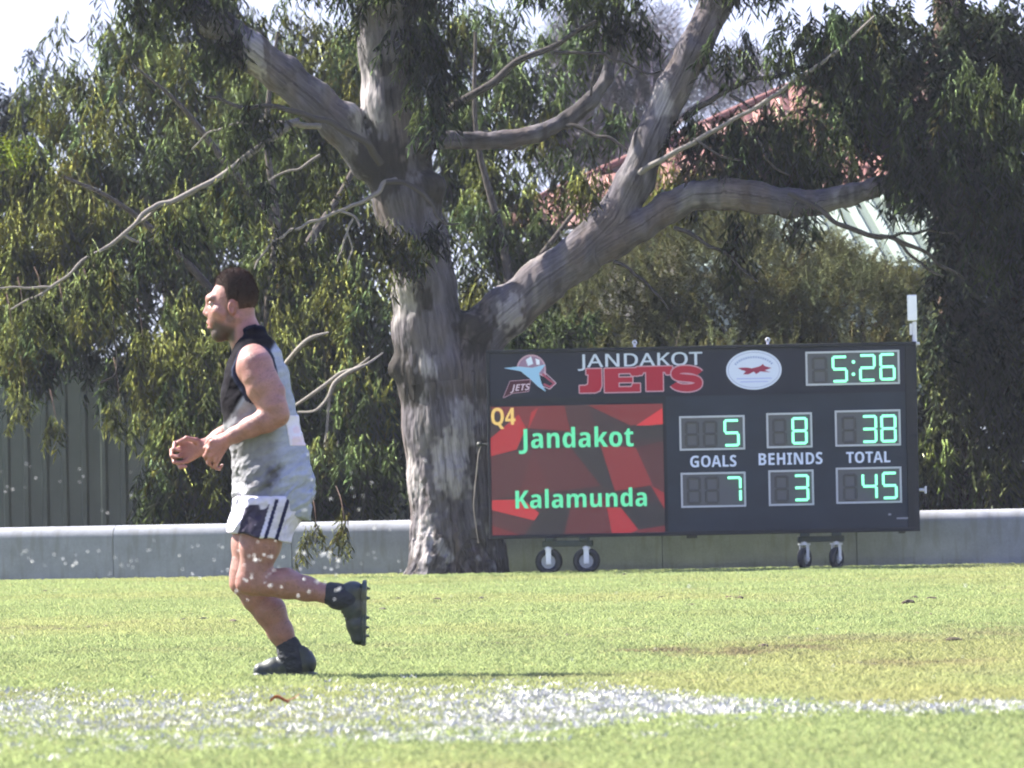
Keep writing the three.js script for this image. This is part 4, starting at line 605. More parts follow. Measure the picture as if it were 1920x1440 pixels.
{ // big gum's own leaves, hung from its limbs
  const t = scene.getObjectByName('gum_tree');
  foliage(t, 'gum', [
    [815, 150, 40, 80, 60.5, 0.3, 80, 3], [790, 60, 60, 50, 60.5, 0.4, 90, 3], [765, 430, 25, 60, 60.35, 0.2, 24], [820, 420, 20, 35, 60.4, 0.15, 10, 3], [725, 440, 24, 40, 60.3, 0.2, 16, 2], [735, 490, 12, 30, 60.3, 0.1, 6, 2],
    [1385, 440, 30, 60, 60.8, 0.3, 30, 3], [330, 400, 90, 36, 60.1, 0.25, 46], [200, 500, 90, 40, 60, 0.25, 54], [90, 580, 70, 40, 60, 0.2, 30], [450, 320, 60, 30, 60.2, 0.2, 26], [560, 440, 80, 30, 60.1, 0.2, 30], [480, 215, 80, 30, 60.3, 0.2, 34], [620, 300, 50, 40, 60.5, 0.2, 18], [1360, 290, 80, 36, 61.5, 0.4, 60], [1290, 320, 45, 30, 61.6, 0.3, 40, 2], [1320, 250, 60, 45, 61, 0.4, 54, 3], [1420, 220, 80, 45, 60.9, 0.4, 70, 3], [1250, 330, 40, 26, 61.7, 0.3, 26, 2], [1480, 285, 60, 36, 61.6, 0.3, 60, 3], [1100, 330, 50, 30, 61.2, 0.3, 30, 2], [1540, 285, 60, 40, 61.7, 0.3, 60, 3], [1450, 325, 70, 22, 61.7, 0.2, 40, 2], [1440, 265, 70, 45, 61.5, 0.4, 80, 3], [1500, 205, 70, 55, 61.3, 0.4, 90, 3], [1560, 60, 120, 60, 60.7, 0.6, 150, 3], [1330, 320, 60, 25, 61.7, 0.3, 24, 2], [1290, 230, 40, 40, 61, 0.3, 26, 3], [1390, 70, 60, 30, 61, 0.3, 26, 3], [1760, 310, 70, 45, 60.2, 0.3, 120, 3], [1690, 335, 34, 26, 60.3, 0.15, 44, 3], [1500, 395, 40, 24, 60.5, 0.2, 14, 3], [1720, 270, 60, 60, 60.3, 0.3, 70, 3], [1880, 380, 70, 110, 60.3, 0.4, 170, 3], [1700, 285, 30, 30, 60.25, 0.2, 22, 3], [1640, 180, 70, 60, 60.4, 0.4, 60, 3], [1850, 200, 90, 110, 60.3, 0.4, 150, 3],
    [430, 60, 60, 40, 60.7, 0.4, 60, 3], [320, -40, 120, 50, 60.6, 0.5, 200, 3], [720, -60, 160, 60, 60.7, 0.6, 260, 3], [1180, 30, 80, 40, 61.8, 0.5, 50, 3], [1100, -60, 140, 50, 61.8, 0.6, 180, 3], [1400, -80, 120, 50, 61.3, 0.6, 180, 3],
  ], GRN.map((c) => c.map((v) => v * 0.85)), { seed: 111, spread: 0.13, cluster: 6 });
}
{ // bare winter tree far behind
  const D = 104, t = thing('bare_tree', 'bare winter tree with fine lilac grey twigs behind the big gum', 'tree', gnd(1160, D)), mt = std({ color: C(0.36, 0.33, 0.37), roughness: 1, side: THREE.DoubleSide });
  limbs(t, [['trunk', [[1160, gy(1160, D) + 5, 0.28], [1160, 600, 0.24], [1150, 350, 0.18], [1130, 200, 0.1], [1120, 40, 0.05]]], ['limb', [[1155, 400, 0.12], [1240, 260, 0.08], [1330, 180, 0.05], [1400, 140, 0.03]]], ['limb', [[1150, 330, 0.1], [1080, 220, 0.07], [1040, 100, 0.03]]]], mt, D);
  const r = rng(77), list = [[], []], m = new THREE.Matrix4(), q = new THREE.Quaternion(), e = new THREE.Euler();
  for (const [px, py, rx, ry, n] of [[1130, 190, 110, 120, 900], [1220, 150, 70, 110, 420], [1080, 120, 60, 80, 260], [1390, 180, 70, 50, 240], [1310, 200, 60, 60, 160], [1150, 290, 60, 40, 160], [1060, 290, 60, 50, 300], [1090, 330, 60, 40, 200]]) for (let i = 0; i < n; i++) {
    const a = r() * 6.283, b = Math.sqrt(r()), p = P(px + Math.cos(a) * b * rx, py + Math.sin(a) * b * ry, D + (r() - 0.5) * 2.4).sub(t.position); q.setFromEuler(e.set((r() - 0.5) * 1.6, r() * 6.28, (r() - 0.5) * 1.6)); const s = 0.5 + 0.7 * r();
    m.compose(p, q, V(s, s, s)); const k = 0.8 + 0.5 * r(); list[i % 2].push([m.clone(), C(0.47 * k, 0.43 * k, 0.5 * k)]);
  }
  list.forEach((L, v) => { const im = new THREE.InstancedMesh(SPR.twig[v], std({ roughness: 1, side: THREE.DoubleSide }), L.length); L.forEach(([a, b], i) => { im.setMatrixAt(i, a); im.setColorAt(i, b); }); im.name = 'twigs'; im.userData.kind = 'stuff'; t.add(im); });
}
// ───────────────────────── green metal fence, sheet by sheet ─────────────────────────
{
  const A = P(-260, 1000, 73.5), B = P(800, 1000, 71.5), L = Math.hypot(B.x - A.x, B.z - A.z), f = thing('metal_fence', 'dark green ribbed metal fence standing behind the left part of the concrete wall', 'fence', V(A.x, 0, A.z)); f.rotation.y = -Math.atan2(B.z - A.z, B.x - A.x);
  const m = std({ color: C(0.048, 0.066, 0.05), map: noiseTex(128, (u, v, k) => { const n = fbm(u * 6, v * 3, 4, 4); k.setScalar(0.75 + 0.4 * n); }), roughness: 0.6, side: THREE.DoubleSide }), H = 2.62, n = Math.ceil(L / 0.78), w = 0.792;
  const prof = []; for (let k = 0; k < 3; k++) { const o = k * w / 3; prof.push([o, 0], [o + 0.11, 0], [o + 0.135, 0.034], [o + 0.185, 0.034], [o + 0.21, 0]); } prof.push([w, 0]);
  const pos = [], uv = [], idx = []; prof.forEach(([x, z], i) => { pos.push(x, 0.05, z, x, H, z); uv.push(x, 0, x, H); if (i) idx.push(2 * i - 2, 2 * i, 2 * i - 1, 2 * i - 1, 2 * i, 2 * i + 1); });
  let g = new THREE.BufferGeometry(); g.setAttribute('position', new THREE.Float32BufferAttribute(pos, 3)); g.setAttribute('uv', new THREE.Float32BufferAttribute(uv, 2)); g.setIndex(idx); g = g.toNonIndexed(); g.computeVertexNormals();
  for (let i = 0; i < n; i++) { const p = mesh('panel', g, m, f); p.position.set(i * 0.78, 0, (i % 2) * 0.004); p.rotation.x = (hash3(i, 1, 2) - 0.5) * 0.006; if (i % 3 === 0) mesh('post', boxG(0.06, H + 0.03, 0.05, i * 0.78, H / 2, -0.05), m, f); }
  mesh('rail', boxG(L + 0.4, 0.06, 0.07, L / 2, H + 0.033, 0.01, 0.01), m, f); mesh('rail', boxG(L + 0.4, 0.05, 0.05, L / 2, 0.025, 0.02), m, f);
}
// ───────────────────────── buildings behind ─────────────────────────
{ // house with a red tiled hip roof
  const D = 96, h = thing('tiled_roof_house', 'house with red clay tiled hip roof half hidden behind the trees', 'house', gnd(1400, D)), o = h.position;
  const e0 = P(880, 430, D).sub(o), e1 = P(1760, 402, D).sub(o), r0 = P(1545, 132, D + 3.6).sub(o), r1 = P(1775, 124, D + 3.6).sub(o);
  const wallM = std({ color: C(0.5, 0.46, 0.4), roughness: 0.9 }), tileM = [[0.19, 0.075, 0.06], [0.23, 0.1, 0.08], [0.145, 0.05, 0.042], [0.25, 0.13, 0.11]].map((c) => std({ color: C(...c), roughness: 0.85 }));
  mesh('wall', boxG(e1.x - e0.x - 0.8, e0.y - 0.15, 5.4, (e0.x + e1.x) / 2, (e0.y - 0.15) / 2, -4), wallM, h);
  const deckPts = [e0, e1, r1, r0, V(r0.x, e0.y, -8.6), V(r1.x, e1.y, -8.6)].map((p) => V(p.x, p.y - 0.06, p.z)); const dg = new THREE.BufferGeometry().setFromPoints(deckPts); dg.setIndex([0, 1, 2, 0, 2, 3, 0, 3, 4, 3, 2, 5, 3, 5, 4, 1, 5, 2, 0, 4, 5, 0, 5, 1]); const dgn = dg.toNonIndexed(); dgn.computeVertexNormals();
  const roof = mesh('roof', dgn, std({ color: C(0.12, 0.05, 0.04), side: THREE.DoubleSide }), h);
  // single pantiles: arched, tapering in thickness
  const tp = [], ti = []; for (let i = 0; i <= 6; i++) for (const [v, lift] of [[0, 0.035], [1, 0.0]]) { const u = i / 6; const y = Math.sin(u * Math.PI) * 0.045 + lift; tp.push((u - 0.5) * 0.33, y, (0.5 - v) * 0.42); } for (let i = 0; i < 6; i++) ti.push(2 * i, 2 * i + 2, 2 * i + 1, 2 * i + 1, 2 * i + 2, 2 * i + 3);
  for (let i = 0; i < 6; i++) { const k = tp.length / 3; const a = 2 * i * 3, b = (2 * i + 2) * 3; tp.push(tp[a], tp[a + 1], tp[a + 2], tp[b], tp[b + 1], tp[b + 2], tp[a], tp[a + 1] - 0.03, tp[a + 2], tp[b], tp[b + 1] - 0.03, tp[b + 2]); ti.push(k, k + 2, k + 1, k + 1, k + 2, k + 3); }
  const tg0 = new THREE.BufferGeometry(); tg0.setAttribute('position', new THREE.Float32BufferAttribute(tp, 3)); tg0.setIndex(ti); const tg = tg0.toNonIndexed(); tg.computeVertexNormals();
  const tileMs = tileM.map((m) => { m.side = THREE.DoubleSide; return m; });
  const along = e1.clone().sub(e0).normalize(), upv = r1.clone().sub(e1); upv.addScaledVector(along, -upv.dot(along)); const SL = upv.length(); upv.normalize(); const nrm = along.clone().cross(upv).normalize(); if (nrm.y < 0) nrm.negate();
  const basis = new THREE.Matrix4().makeBasis(along, nrm, upv.clone().negate()), qq = new THREE.Quaternion().setFromRotationMatrix(basis), rows = Math.floor(SL / 0.36), wid = e1.distanceTo(e0); let k = 0;
  for (let j = 0; j < rows; j++) for (let i = 0; i < wid / 0.325; i++) {
    const p = e0.clone().addScaledVector(along, (i + 0.5) * 0.325).addScaledVector(upv, (j + 0.5) * 0.36), hipx = lerp(e0.x, r0.x, (j + 0.6) / rows); if (p.x < hipx + 0.1) continue;
    const pr = p.clone().add(o).project(camera), X = (pr.x + 1) * 960; if (X < 905 || X > 1705 || k >= 298) continue; k++;
    const t = mesh('tile', tg, tileMs[Math.floor(hash3(i, j, 5) * 4)], roof); t.position.copy(p); t.quaternion.copy(qq); t.rotateY((hash3(i, j, 9) - 0.5) * 0.05);
  }
  mesh('ridge', tubeG([r0, r1], [0.13, 0.13], 10, 2), tileMs[0], roof); mesh('ridge', tubeG([e0, r0], [0.07, 0.07], 10, 2), tileMs[2], roof);
  mesh('gutter', boxG(e1.x - e0.x, 0.11, 0.13, 0, 0, 0, 0.02).rotateZ(Math.atan2(e1.y - e0.y, e1.x - e0.x)).translate((e0.x + e1.x) / 2, (e0.y + e1.y) / 2 - 0.12, e0.z + 0.06), std({ color: C(0.5, 0.5, 0.48) }), h);
}
{ // pale green ribbed metal roof of an outbuilding
  const D = 80, s = thing('metal_roof_shed', 'outbuilding with pale green ribbed metal roof behind the feathery shrubs', 'shed', gnd(1620, D)), o = s.position;
  const a = P(1235, 374, 83).sub(o), b = P(1745, 365, 83).sub(o), c = P(1290, 505, 79).sub(o), d = P(1800, 503, 79).sub(o);
  const along = b.clone().sub(a), down = c.clone().sub(a), N = 14, cols = [C(0.47, 0.56, 0.48), C(0.24, 0.33, 0.27)], nrm = along.clone().cross(down).normalize(); if (nrm.y < 0) nrm.negate();
  const pale = std({ color: C(0.15, 0.185, 0.155), roughness: 0.7, metalness: 0, side: THREE.DoubleSide }), mid = std({ color: C(0.05, 0.072, 0.056), roughness: 0.75, metalness: 0, side: THREE.DoubleSide });
  const slab = (u0, u1, lift, t) => { const pts = []; for (const y of [lift - t, lift]) for (const [u, v] of [[u0, 0], [u1, 0], [u1, 1], [u0, 1]]) pts.push(a.clone().addScaledVector(along, u).addScaledVector(down, v).addScaledVector(nrm, y)); const g = new THREE.BufferGeometry().setFromPoints(pts); g.setIndex([0, 2, 1, 0, 3, 2, 4, 5, 6, 4, 6, 7, 0, 1, 5, 0, 5, 4, 1, 2, 6, 1, 6, 5, 2, 3, 7, 2, 7, 6, 3, 0, 4, 3, 4, 7]); const q = g.toNonIndexed(); q.computeVertexNormals(); return q; };
  for (let i = 0; i < N; i++) { mesh('roof_sheet', slab((i + 0.02) / N, (i + 0.98) / N, 0, 0.02), mid, s); mesh('roof_rib', slab((i + 0.33) / N, (i + 0.72) / N, 0.055, 0.05), pale, s); }
  mesh('roof_rib', slab(0.985, 1.015, 0.1, 0.12), pale, s);
  const fr = std({ color: C(0.35, 0.42, 0.36), roughness: 0.6 }), dk = std({ color: C(0.03, 0.07, 0.055), roughness: 0.6 });
  mesh('ridge_cap', tubeG([a.clone().addScaledVector(nrm, 0.08), b.clone().addScaledVector(nrm, 0.08)], [0.06, 0.06], 8, 2), dk, s); mesh('gutter', tubeG([c, d], [0.07, 0.07], 8, 2), fr, s);
  mesh('wall', boxG(b.x - a.x - 0.3, c.y - 0.1, 3.4, (a.x + d.x) / 2, (c.y - 0.1) / 2, -1), std({ color: C(0.25, 0.3, 0.27), roughness: 0.8 }), s);
}

// ───────────────────────── the runner ─────────────────────────
{
  const D0 = 23.8, root = ground(540, 1276); root.z = -D0; root.y = 0; const SC = F / D0;
  const who = thing('person', 'person in sleeveless grey and black football guernsey and white shorts running', 'person', root);
  const J = (px, py, z = 0) => { const p = P(px, py, D0 - z); return p.sub(root); };                 // joint from pixel and sideways offset towards the camera
  const pxOf = (x, y, z) => { const v = V(x + root.x, y + root.y, z + root.z).project(camera); return [(v.x + 1) * 960, (1 - v.y) * 720]; };
  const r = (p) => p / SC;
  // stacked elliptical sections: [row, front column, back column, half width in metres]
  const sections = (list, mid = 0) => {
    const s = list.map(([y, a, b, w, z = 0]) => { const f = J(a, y), k = J(b, y); return { y: f.y * 0.5 + k.y * 0.5, c: (f.x + k.x) / 2, a: (k.x - f.x) / 2, w, z }; }).sort((p, q) => p.y - q.y);
    return (x, y, z, grow = 0) => {
      let i = 0; while (i < s.length - 2 && y > s[i + 1].y) i++;
      const p = s[i], q = s[i + 1]; let t = clamp((y - p.y) / (q.y - p.y)); t = t * t * (3 - 2 * t) * 0.5 + t * 0.5; const c = lerp(p.c, q.c, t), a = lerp(p.a, q.a, t) + grow, w = lerp(p.w, q.w, t) + grow, zc = lerp(p.z, q.z, t);
      const u = (x - c) / a, v = (z - zc) / w, k = Math.pow(Math.abs(u) ** 2.3 + Math.abs(v) ** 2.3, 1 / 2.3), d = (k - 1) * Math.min(a, w), top = y - s[s.length - 1].y, bot = s[0].y - y;
      return smax(d, Math.max(top, bot), 0.04);
    };
  };
  const torso = sections([[622, 446, 492, 0.075], [640, 441, 504, 0.105], [662, 436, 520, 0.15], [700, 424, 535, 0.172], [745, 419, 545, 0.168], [790, 424, 554, 0.155], [850, 434, 568, 0.148], [900, 442, 576, 0.158], [940, 445, 576, 0.165], [975, 448, 566, 0.16], [1003, 450, 548, 0.14]]);
  const skinParts = [];
  const add = (list, k) => chain(list.map(([x, y, z, q]) => [J(x, y, z), r(q)])).forEach((f) => skinParts.push([f, k]));
  skinParts.push([(x, y, z) => torso(x, y, z, -0.014), 0.03]);
  // neck and head
  add([[470, 655, 0, 34], [459, 628, 0, 28], [450, 596, 0, 28]], 0.035);
  const head = ellipsoid(J(440, 556), r(39.5), r(45.5), 0.074), face = ellipsoid(J(417, 585), r(29), r(47), 0.058), jaw = cone(J(438, 606), J(411, 628), r(18), r(12)), chin = cone(J(409, 629, -0.012), J(409, 629, 0.012), r(9), r(9));
  const jawL = cone(J(443, 596, 0.046), J(413, 626, 0.018), 0.022, 0.018), jawR = cone(J(443, 596, -0.046), J(413, 626, -0.018), 0.022, 0.018);
  skinParts.push([head, 0.03], [face, 0.025], [jaw, 0.03], [jawL, 0.025], [jawR, 0.025], [chin, 0.02]);
  add([[396, 559, -0.034, 5.5], [393.5, 560, 0, 5.5], [396, 559, 0.034, 5.5]], 0.022);                      // brow
  skinParts.push([cone(J(393, 567), J(384.5, 587), 0.008, 0.0105), 0.014], [cone(J(389, 590, -0.011), J(389, 590, 0.011), 0.008, 0.008), 0.01]);   // nose
  add([[396, 606.5, -0.018, 3.6], [392.5, 606, 0, 3.8], [396, 606.5, 0.018, 3.6]], 0.012); add([[397.5, 614, -0.016, 3.8], [394, 614, 0, 4], [397.5, 614, 0.016, 3.8]], 0.012);
  add([[408, 583, 0.048, 8], [415, 590, 0.05, 7]], 0.02); add([[408, 583, -0.048, 8], [415, 590, -0.05, 7]], 0.02);   // cheekbones
  const earAt = [1, -1].map((s) => [ellipsoid(J(435, 577, s * 0.073), r(8), r(14.5), 0.011), ellipsoid(J(434, 576, s * 0.085), r(4.6), r(9.5), 0.009)]);
  const sockets = [1, -1].map((s) => { const p = J(393.5, 569, s * 0.033); return (x, y, z) => Math.hypot(x - p.x, (y - p.y) * 1.25, z - p.z) - 0.0135; });
  const mouthCut = cone(J(389.5, 610, -0.02), J(389.5, 610, 0.02), 0.0028, 0.0028);
  // near arm
  add([[476, 674, 0.13, 29], [478, 688, 0.17, 32], [492, 722, 0.2, 27], [512, 762, 0.212, 24], [521, 778, 0.213, 20]], 0.03);
  add([[472, 680, 0.192, 22], [478, 706, 0.206, 21], [490, 728, 0.21, 13]], 0.014); add([[500, 706, 0.19, 20], [514, 735, 0.2, 20], [520, 760, 0.208, 13]], 0.014); add([[480, 735, 0.2, 17], [498, 760, 0.21, 15]], 0.014);
  add([[521, 779, 0.213, 20], [500, 789, 0.213, 21], [470, 801, 0.204, 18.5], [440, 816, 0.185, 14], [424, 824, 0.175, 13]], 0.02); add([[512, 772, 0.222, 15], [488, 788, 0.224, 15], [462, 800, 0.21, 11]], 0.012);
  // far arm
  add([[470, 672, -0.13, 30], [466, 690, -0.175, 34], [470, 735, -0.2, 31], [478, 780, -0.21, 23], [452, 800, -0.205, 24], [415, 822, -0.185, 17.5], [388, 835, -0.165, 14]], 0.03);
  // legs: near one kicked back, far one planted
  add([[512, 905, 0.085, 46], [500, 960, 0.095, 44], [488, 1020, 0.1, 37.5], [478, 1070, 0.1, 28], [477, 1090, 0.1, 26]], 0.025);
  add([[477, 1090, 0.1, 25], [505, 1093, 0.1, 23.5], [535, 1094, 0.1, 27.5], [575, 1104, 0.1, 22], [610, 1113, 0.1, 16], [635, 1118, 0.1, 16]], 0.022);
  add([[505, 905, -0.085, 47], [490, 960, -0.095, 45], [476, 1020, -0.1, 40], [464, 1070, -0.1, 29.5], [462, 1090, -0.1, 27.5]], 0.03);
  add([[462, 1090, -0.1, 27], [480, 1120, -0.1, 26], [506, 1146, -0.1, 29], [526, 1185, -0.1, 23], [543, 1218, -0.1, 17.5], [548, 1234, -0.1, 17.5]], 0.022);
  skinParts.push([cone(J(462, 1086, 0.1), J(460, 1094, 0.1), r(20), r(19)), 0.02], [cone(J(449, 1080, -0.1), J(447, 1096, -0.1), r(17), r(16)), 0.016]);
  add([[470, 1030, 0.125, 20], [468, 1062, 0.122, 14]], 0.016); add([[512, 1088, 0.125, 13], [540, 1088, 0.128, 15], [566, 1098, 0.12, 10]], 0.014);   // thigh and calf muscle   // kneecaps
  // hands: [metacarpal head, middle joint, end joint, tip] for each finger
  const hand = (wrist, pr, fingers, thumb, wr) => {
    for (const f of fingers) { add([[...wrist, wr], [...f[0], pr]], 0.012); add([[...f[0], 4.6], [...f[1], 4.2], [...f[2], 3.9], [...f[3], 3.3]], 0.004); }
    add([[...wrist, wr * 0.8], [...thumb[0], 5.2], [...thumb[1], 4.6], [...thumb[2], 3.8]], 0.008);
  };
  hand([420, 827, 0.172], 6.5, [
    [[397, 829, 0.188], [385, 840, 0.17], [390, 852, 0.15], [401, 851, 0.145]], [[393, 842, 0.186], [384, 856, 0.168], [391, 866, 0.148], [402, 862, 0.146]],
    [[396, 855, 0.18], [391, 868, 0.163], [399, 875, 0.146], [408, 869, 0.146]], [[406, 864, 0.173], [403, 876, 0.158], [411, 879, 0.146], [417, 872, 0.147]]], [[408, 822, 0.15], [394, 824, 0.138], [386, 834, 0.136]], 12.5);
  hand([383, 838, -0.16], 6.5, [
    [[346, 829, -0.168], [328, 831, -0.15], [326, 842, -0.124], [338, 845, -0.117]], [[341, 841, -0.174], [322, 844, -0.155], [322, 855, -0.128], [335, 857, -0.119]],
    [[343, 853, -0.172], [325, 858, -0.155], [327, 867, -0.13], [340, 867, -0.121]], [[351, 863, -0.166], [335, 870, -0.15], [338, 876, -0.13], [349, 874, -0.124]]], [[368, 826, -0.137], [350, 822, -0.12], [334, 829, -0.108]], 12.5);
  const yA = J(500, 1000).y, yB = J(500, 830).y, xA = J(432, 830).x;
  const body = (x, y, z) => {
    let d = 9; for (const [f, k] of skinParts) { if (beyond(f, x, y, z, d + 0.12)) continue; const e = f(x, y, z); if (e < d + 0.12) d = smin(d, e, k); }
    for (const [a, b] of earAt) { const e = Math.max(a(x, y, z), -b(x, y, z)); d = smin(d, e, 0.008); }
    for (const s of sockets) d = smax(d, -s(x, y, z), 0.012);
    if (y > yA && y < yB && x > xA) d += 0.022 * smooth(yA, yA + 0.05, y) * smooth(yB, yB - 0.05, y) * smooth(xA, xA + 0.03, x);           // slimmer under the clothes
    return smax(d, -mouthCut(x, y, z), 0.004);
  };
  const hx = J(438, 556);
  const skin = isoMesh(body, V(-0.56, -0.02, -0.36), V(0.34, 1.76, 0.36), 0.0055, (x, y, z, c) => {
    const [a, b] = pxOf(x, y, z), n = fbm(x * 26, y * 26, z * 26, 3), m = fbm(x * 7, y * 7, z * 7, 3);
    c.setRGB(0.275, 0.14, 0.117); c.lerp(C(0.265, 0.11, 0.093), smooth(0.4, 0.72, m) * 0.55); c.multiplyScalar(0.84 + 0.22 * n + 0.1 * noise(x * 120, y * 120, z * 120));
    if (b < 660) {                                                    // face: beard, brows, lips, ruddy ear
      const beard = smooth(0.02, -0.004, Math.abs(a - 414) / SC - 0.055) * smooth(596, 612, b + (a < 402 ? -6 : 0) + (a - 412) * -0.35) * smooth(452, 436, a) * smooth(648, 636, b);
      const side = smooth(420, 428, a) * smooth(446, 438, a) * smooth(560, 572, b) * smooth(612, 600, b);
      const lip = a < 398 && Math.abs(b - 610) < 6;
      c.lerp(C(0.045, 0.024, 0.018), clamp(Math.max(beard * (lip ? 0.3 : 0.9), side * 0.6)) * (0.75 + 0.5 * n));
      if (lip) c.lerp(C(0.3, 0.12, 0.1), 0.6);
      if (a > 424 && a < 448 && b > 560 && b < 596 && Math.abs(z) > 0.07) c.lerp(C(0.38, 0.15, 0.125), 0.5);
      if (a < 404 && Math.abs(b - 559 - (z * z) * 900) < 3.4 && Math.abs(z) > 0.012 && Math.abs(z) < 0.052) c.lerp(C(0.09, 0.055, 0.04), 0.5);
    }
    if (b > 810 && b < 885 && a < 430) c.lerp(C(0.42, 0.16, 0.13), 0.4);                               // red hands
    if (b > 1040) { const k = noise(x * 70, y * 70, z * 70); c.lerp(C(0.27, 0.16, 0.12), 0.35 * k); }
    if (b > 1085 && b < 1110 && a < 470) c.lerp(C(0.36, 0.15, 0.12), 0.3);
  });
  const planar = (g, k) => { const p = g.attributes.position, uv = []; for (let i = 0; i < p.count; i++) uv.push((p.getX(i) + p.getZ(i) * 0.7) * k, (p.getY(i) + p.getZ(i) * 0.2) * k); g.setAttribute('uv', new THREE.Float32BufferAttribute(uv, 2)); return g; };
  const skinTex = noiseTex(512, (u, v, k) => { const b = fbm(u * 20, v * 20, 3, 4), f = noise(u * 180, v * 180, 5), h = smooth(0.72, 0.86, noise(u * 240, v * 90, 9)); k.setRGB(1, 0.93 + 0.07 * f, 0.92 + 0.08 * f).multiplyScalar((0.74 + 0.34 * b) * (0.93 + 0.1 * f) * (1 - 0.3 * h)); });
  const clothTex = noiseTex(512, (u, v, k) => { const w = 0.5 + 0.25 * Math.sin(u * 512 * 1.2) + 0.25 * Math.sin(v * 512 * 1.2), b = fbm(u * 14, v * 26, 3, 4); k.setScalar(0.72 + 0.3 * b + 0.1 * (w - 0.5)); });
  const bodyMesh = mesh('body', planar(skin, 2.2), new THREE.MeshPhysicalMaterial({ vertexColors: true, map: skinTex, bumpMap: skinTex, bumpScale: 0.004, roughness: 0.5, specularIntensity: 0.8 }), who);
  const cloth = (o) => matt({ vertexColors: true, map: clothTex, bumpMap: clothTex, bumpScale: 0.006, roughness: 1, specularIntensity: 0.15, ...o });
  // eyes
  for (const s of [1, -1]) {
    const p = J(396.5, 569.5, s * 0.032), e = new THREE.SphereGeometry(0.0112, 18, 14); e.translate(p.x, p.y, p.z); const em = mesh('eye', e, std({ color: C(0.3, 0.27, 0.25), roughness: 0.3 }), who);
    const i = new THREE.SphereGeometry(0.0058, 14, 10); i.translate(p.x - 0.0075, p.y, p.z + s * 0.001); mesh('iris', i, std({ color: C(0.06, 0.07, 0.07), roughness: 0.2 }), em);
    const lid = new THREE.SphereGeometry(0.0126, 18, 8, 0, 6.283, 0, 1.5); lid.rotateZ(0.5); lid.translate(p.x, p.y + 0.0005, p.z); mesh('eyelid', lid, std({ color: C(0.27, 0.135, 0.11), roughness: 0.6 }), who);
  }
  // short hair, thinner over the temples
  const hairF = (x, y, z) => {
    const [a, b] = pxOf(x, y, z);
    const line0 = a < 420 ? 531 + (a - 396) * 0.25 : a < 428 ? 538 + (a - 420) * 4.5 : a < 447 ? 566 : 590; let d = head(x, y, z) - 0.0025 - 0.0075 * smooth(2, 34, line0 - b) - 0.006 * smooth(545, 505, b) + (noise(x * 300, y * 180, z * 300) - 0.5) * 0.0025 + (fbm(x * 40, y * 40, z * 40, 2) - 0.5) * 0.004;
    const line = a < 420 ? 531 + (a - 396) * 0.25 : a < 428 ? 538 + (a - 420) * 4.5 : a < 447 ? 566 : 590;   // lowest row of hair at this column
    const cut = (b - line) / SC; d = smax(d, cut, 0.008); d = smax(d, (394 - a) / SC, 0.012);
    for (const [e] of earAt) d = Math.max(d, 0.004 - e(x, y, z));
    return d;
  };
  const hairG = isoMesh(hairF, V(hx.x - 0.14, hx.y - 0.12, -0.12), V(hx.x + 0.14, hx.y + 0.15, 0.12), 0.0042, (x, y, z, c) => { const [a, b] = pxOf(x, y, z), n = noise(x * 200, y * 120, z * 200), n2 = noise(x * 420, y * 420, z * 420), fade = smooth(552, 590, b + (n2 - 0.5) * 22) * 0.45 + smooth(408, 396, a + (n2 - 0.5) * 8) * 0.3; c.setRGB(0.022, 0.014, 0.012).multiplyScalar(0.55 + 0.9 * n); c.lerp(C(0.15, 0.08, 0.066), fade); });
  const hairM = mesh('hair', hairG, matt({ vertexColors: true }), who);
  { const r2 = rng(88), sg = new THREE.ConeGeometry(0.0009, 0.013, 3); sg.translate(0, 0.0065, 0); const p = hairG.attributes.position, nn = hairG.attributes.normal, list = [], q = new THREE.Quaternion(), up = V(0, 1, 0);
    for (let i = 0; i < 5200; i++) { const k = Math.floor(r2() * p.count), n = V(nn.getX(k), nn.getY(k), nn.getZ(k)), at = V(p.getX(k), p.getY(k), p.getZ(k)); const [a, b] = pxOf(at.x, at.y, at.z); if (head(at.x, at.y, at.z) < -0.004) continue; n.add(V(0.45 + (r2() - 0.5) * 0.7, (r2() - 0.6) * 0.5 - 0.1, (r2() - 0.5) * 0.7)).normalize(); q.setFromUnitVectors(up, n); const s = (b > 560 ? 0.35 : 0.6 + 0.3 * smooth(545, 510, b)) * (0.7 + 0.6 * r2()); list.push([new THREE.Matrix4().compose(at, q, V(1, s, 1)), C(0.026 + 0.018 * r2(), 0.016, 0.013)]); }
    const im = new THREE.InstancedMesh(sg, matt({}), list.length); list.forEach(([m, c], i) => { im.setMatrixAt(i, m); im.setColorAt(i, c); }); im.name = 'hair_strands'; im.userData.kind = 'stuff'; hairM.add(im); }
  // guernsey
  const shirtT = sections([[606, 452, 494, 0.085], [626, 446, 500, 0.098], [642, 440, 512, 0.125], [664, 433, 526, 0.168], [700, 421, 540, 0.182], [745, 415, 548, 0.178], [790, 421, 558, 0.166], [830, 430, 568, 0.166], [870, 436, 580, 0.172], [900, 440, 587, 0.18], [925, 440, 587, 0.186], [950, 438, 583, 0.188], [985, 438, 574, 0.186]]);
  const neckHole = cone(J(466, 640), J(446, 585), r(37), r(37)), holes = [1, -1].map((s) => smax0(cone(J(476, 684, s * 0.27), J(492, 722, s * 0.27), 0.148, 0.12)));
  function smax0(f) { return f; }
  const fold = (x, y, z, a, b) => { const k = smooth(800, 930, b); return (fbm(x * 9 + z * 6, y * 16 - x * 10, z * 9, 3) - 0.5) * (0.016 + 0.036 * k) + (1 - Math.abs(2 * fbm(x * 5 + y * 9, y * 13 - x * 11, z * 5, 3) - 1)) * -0.022 * (0.35 + k) + 0.012 * (0.35 + k); };
  const hem = (a) => 930 + (a - 440) * 0.31;
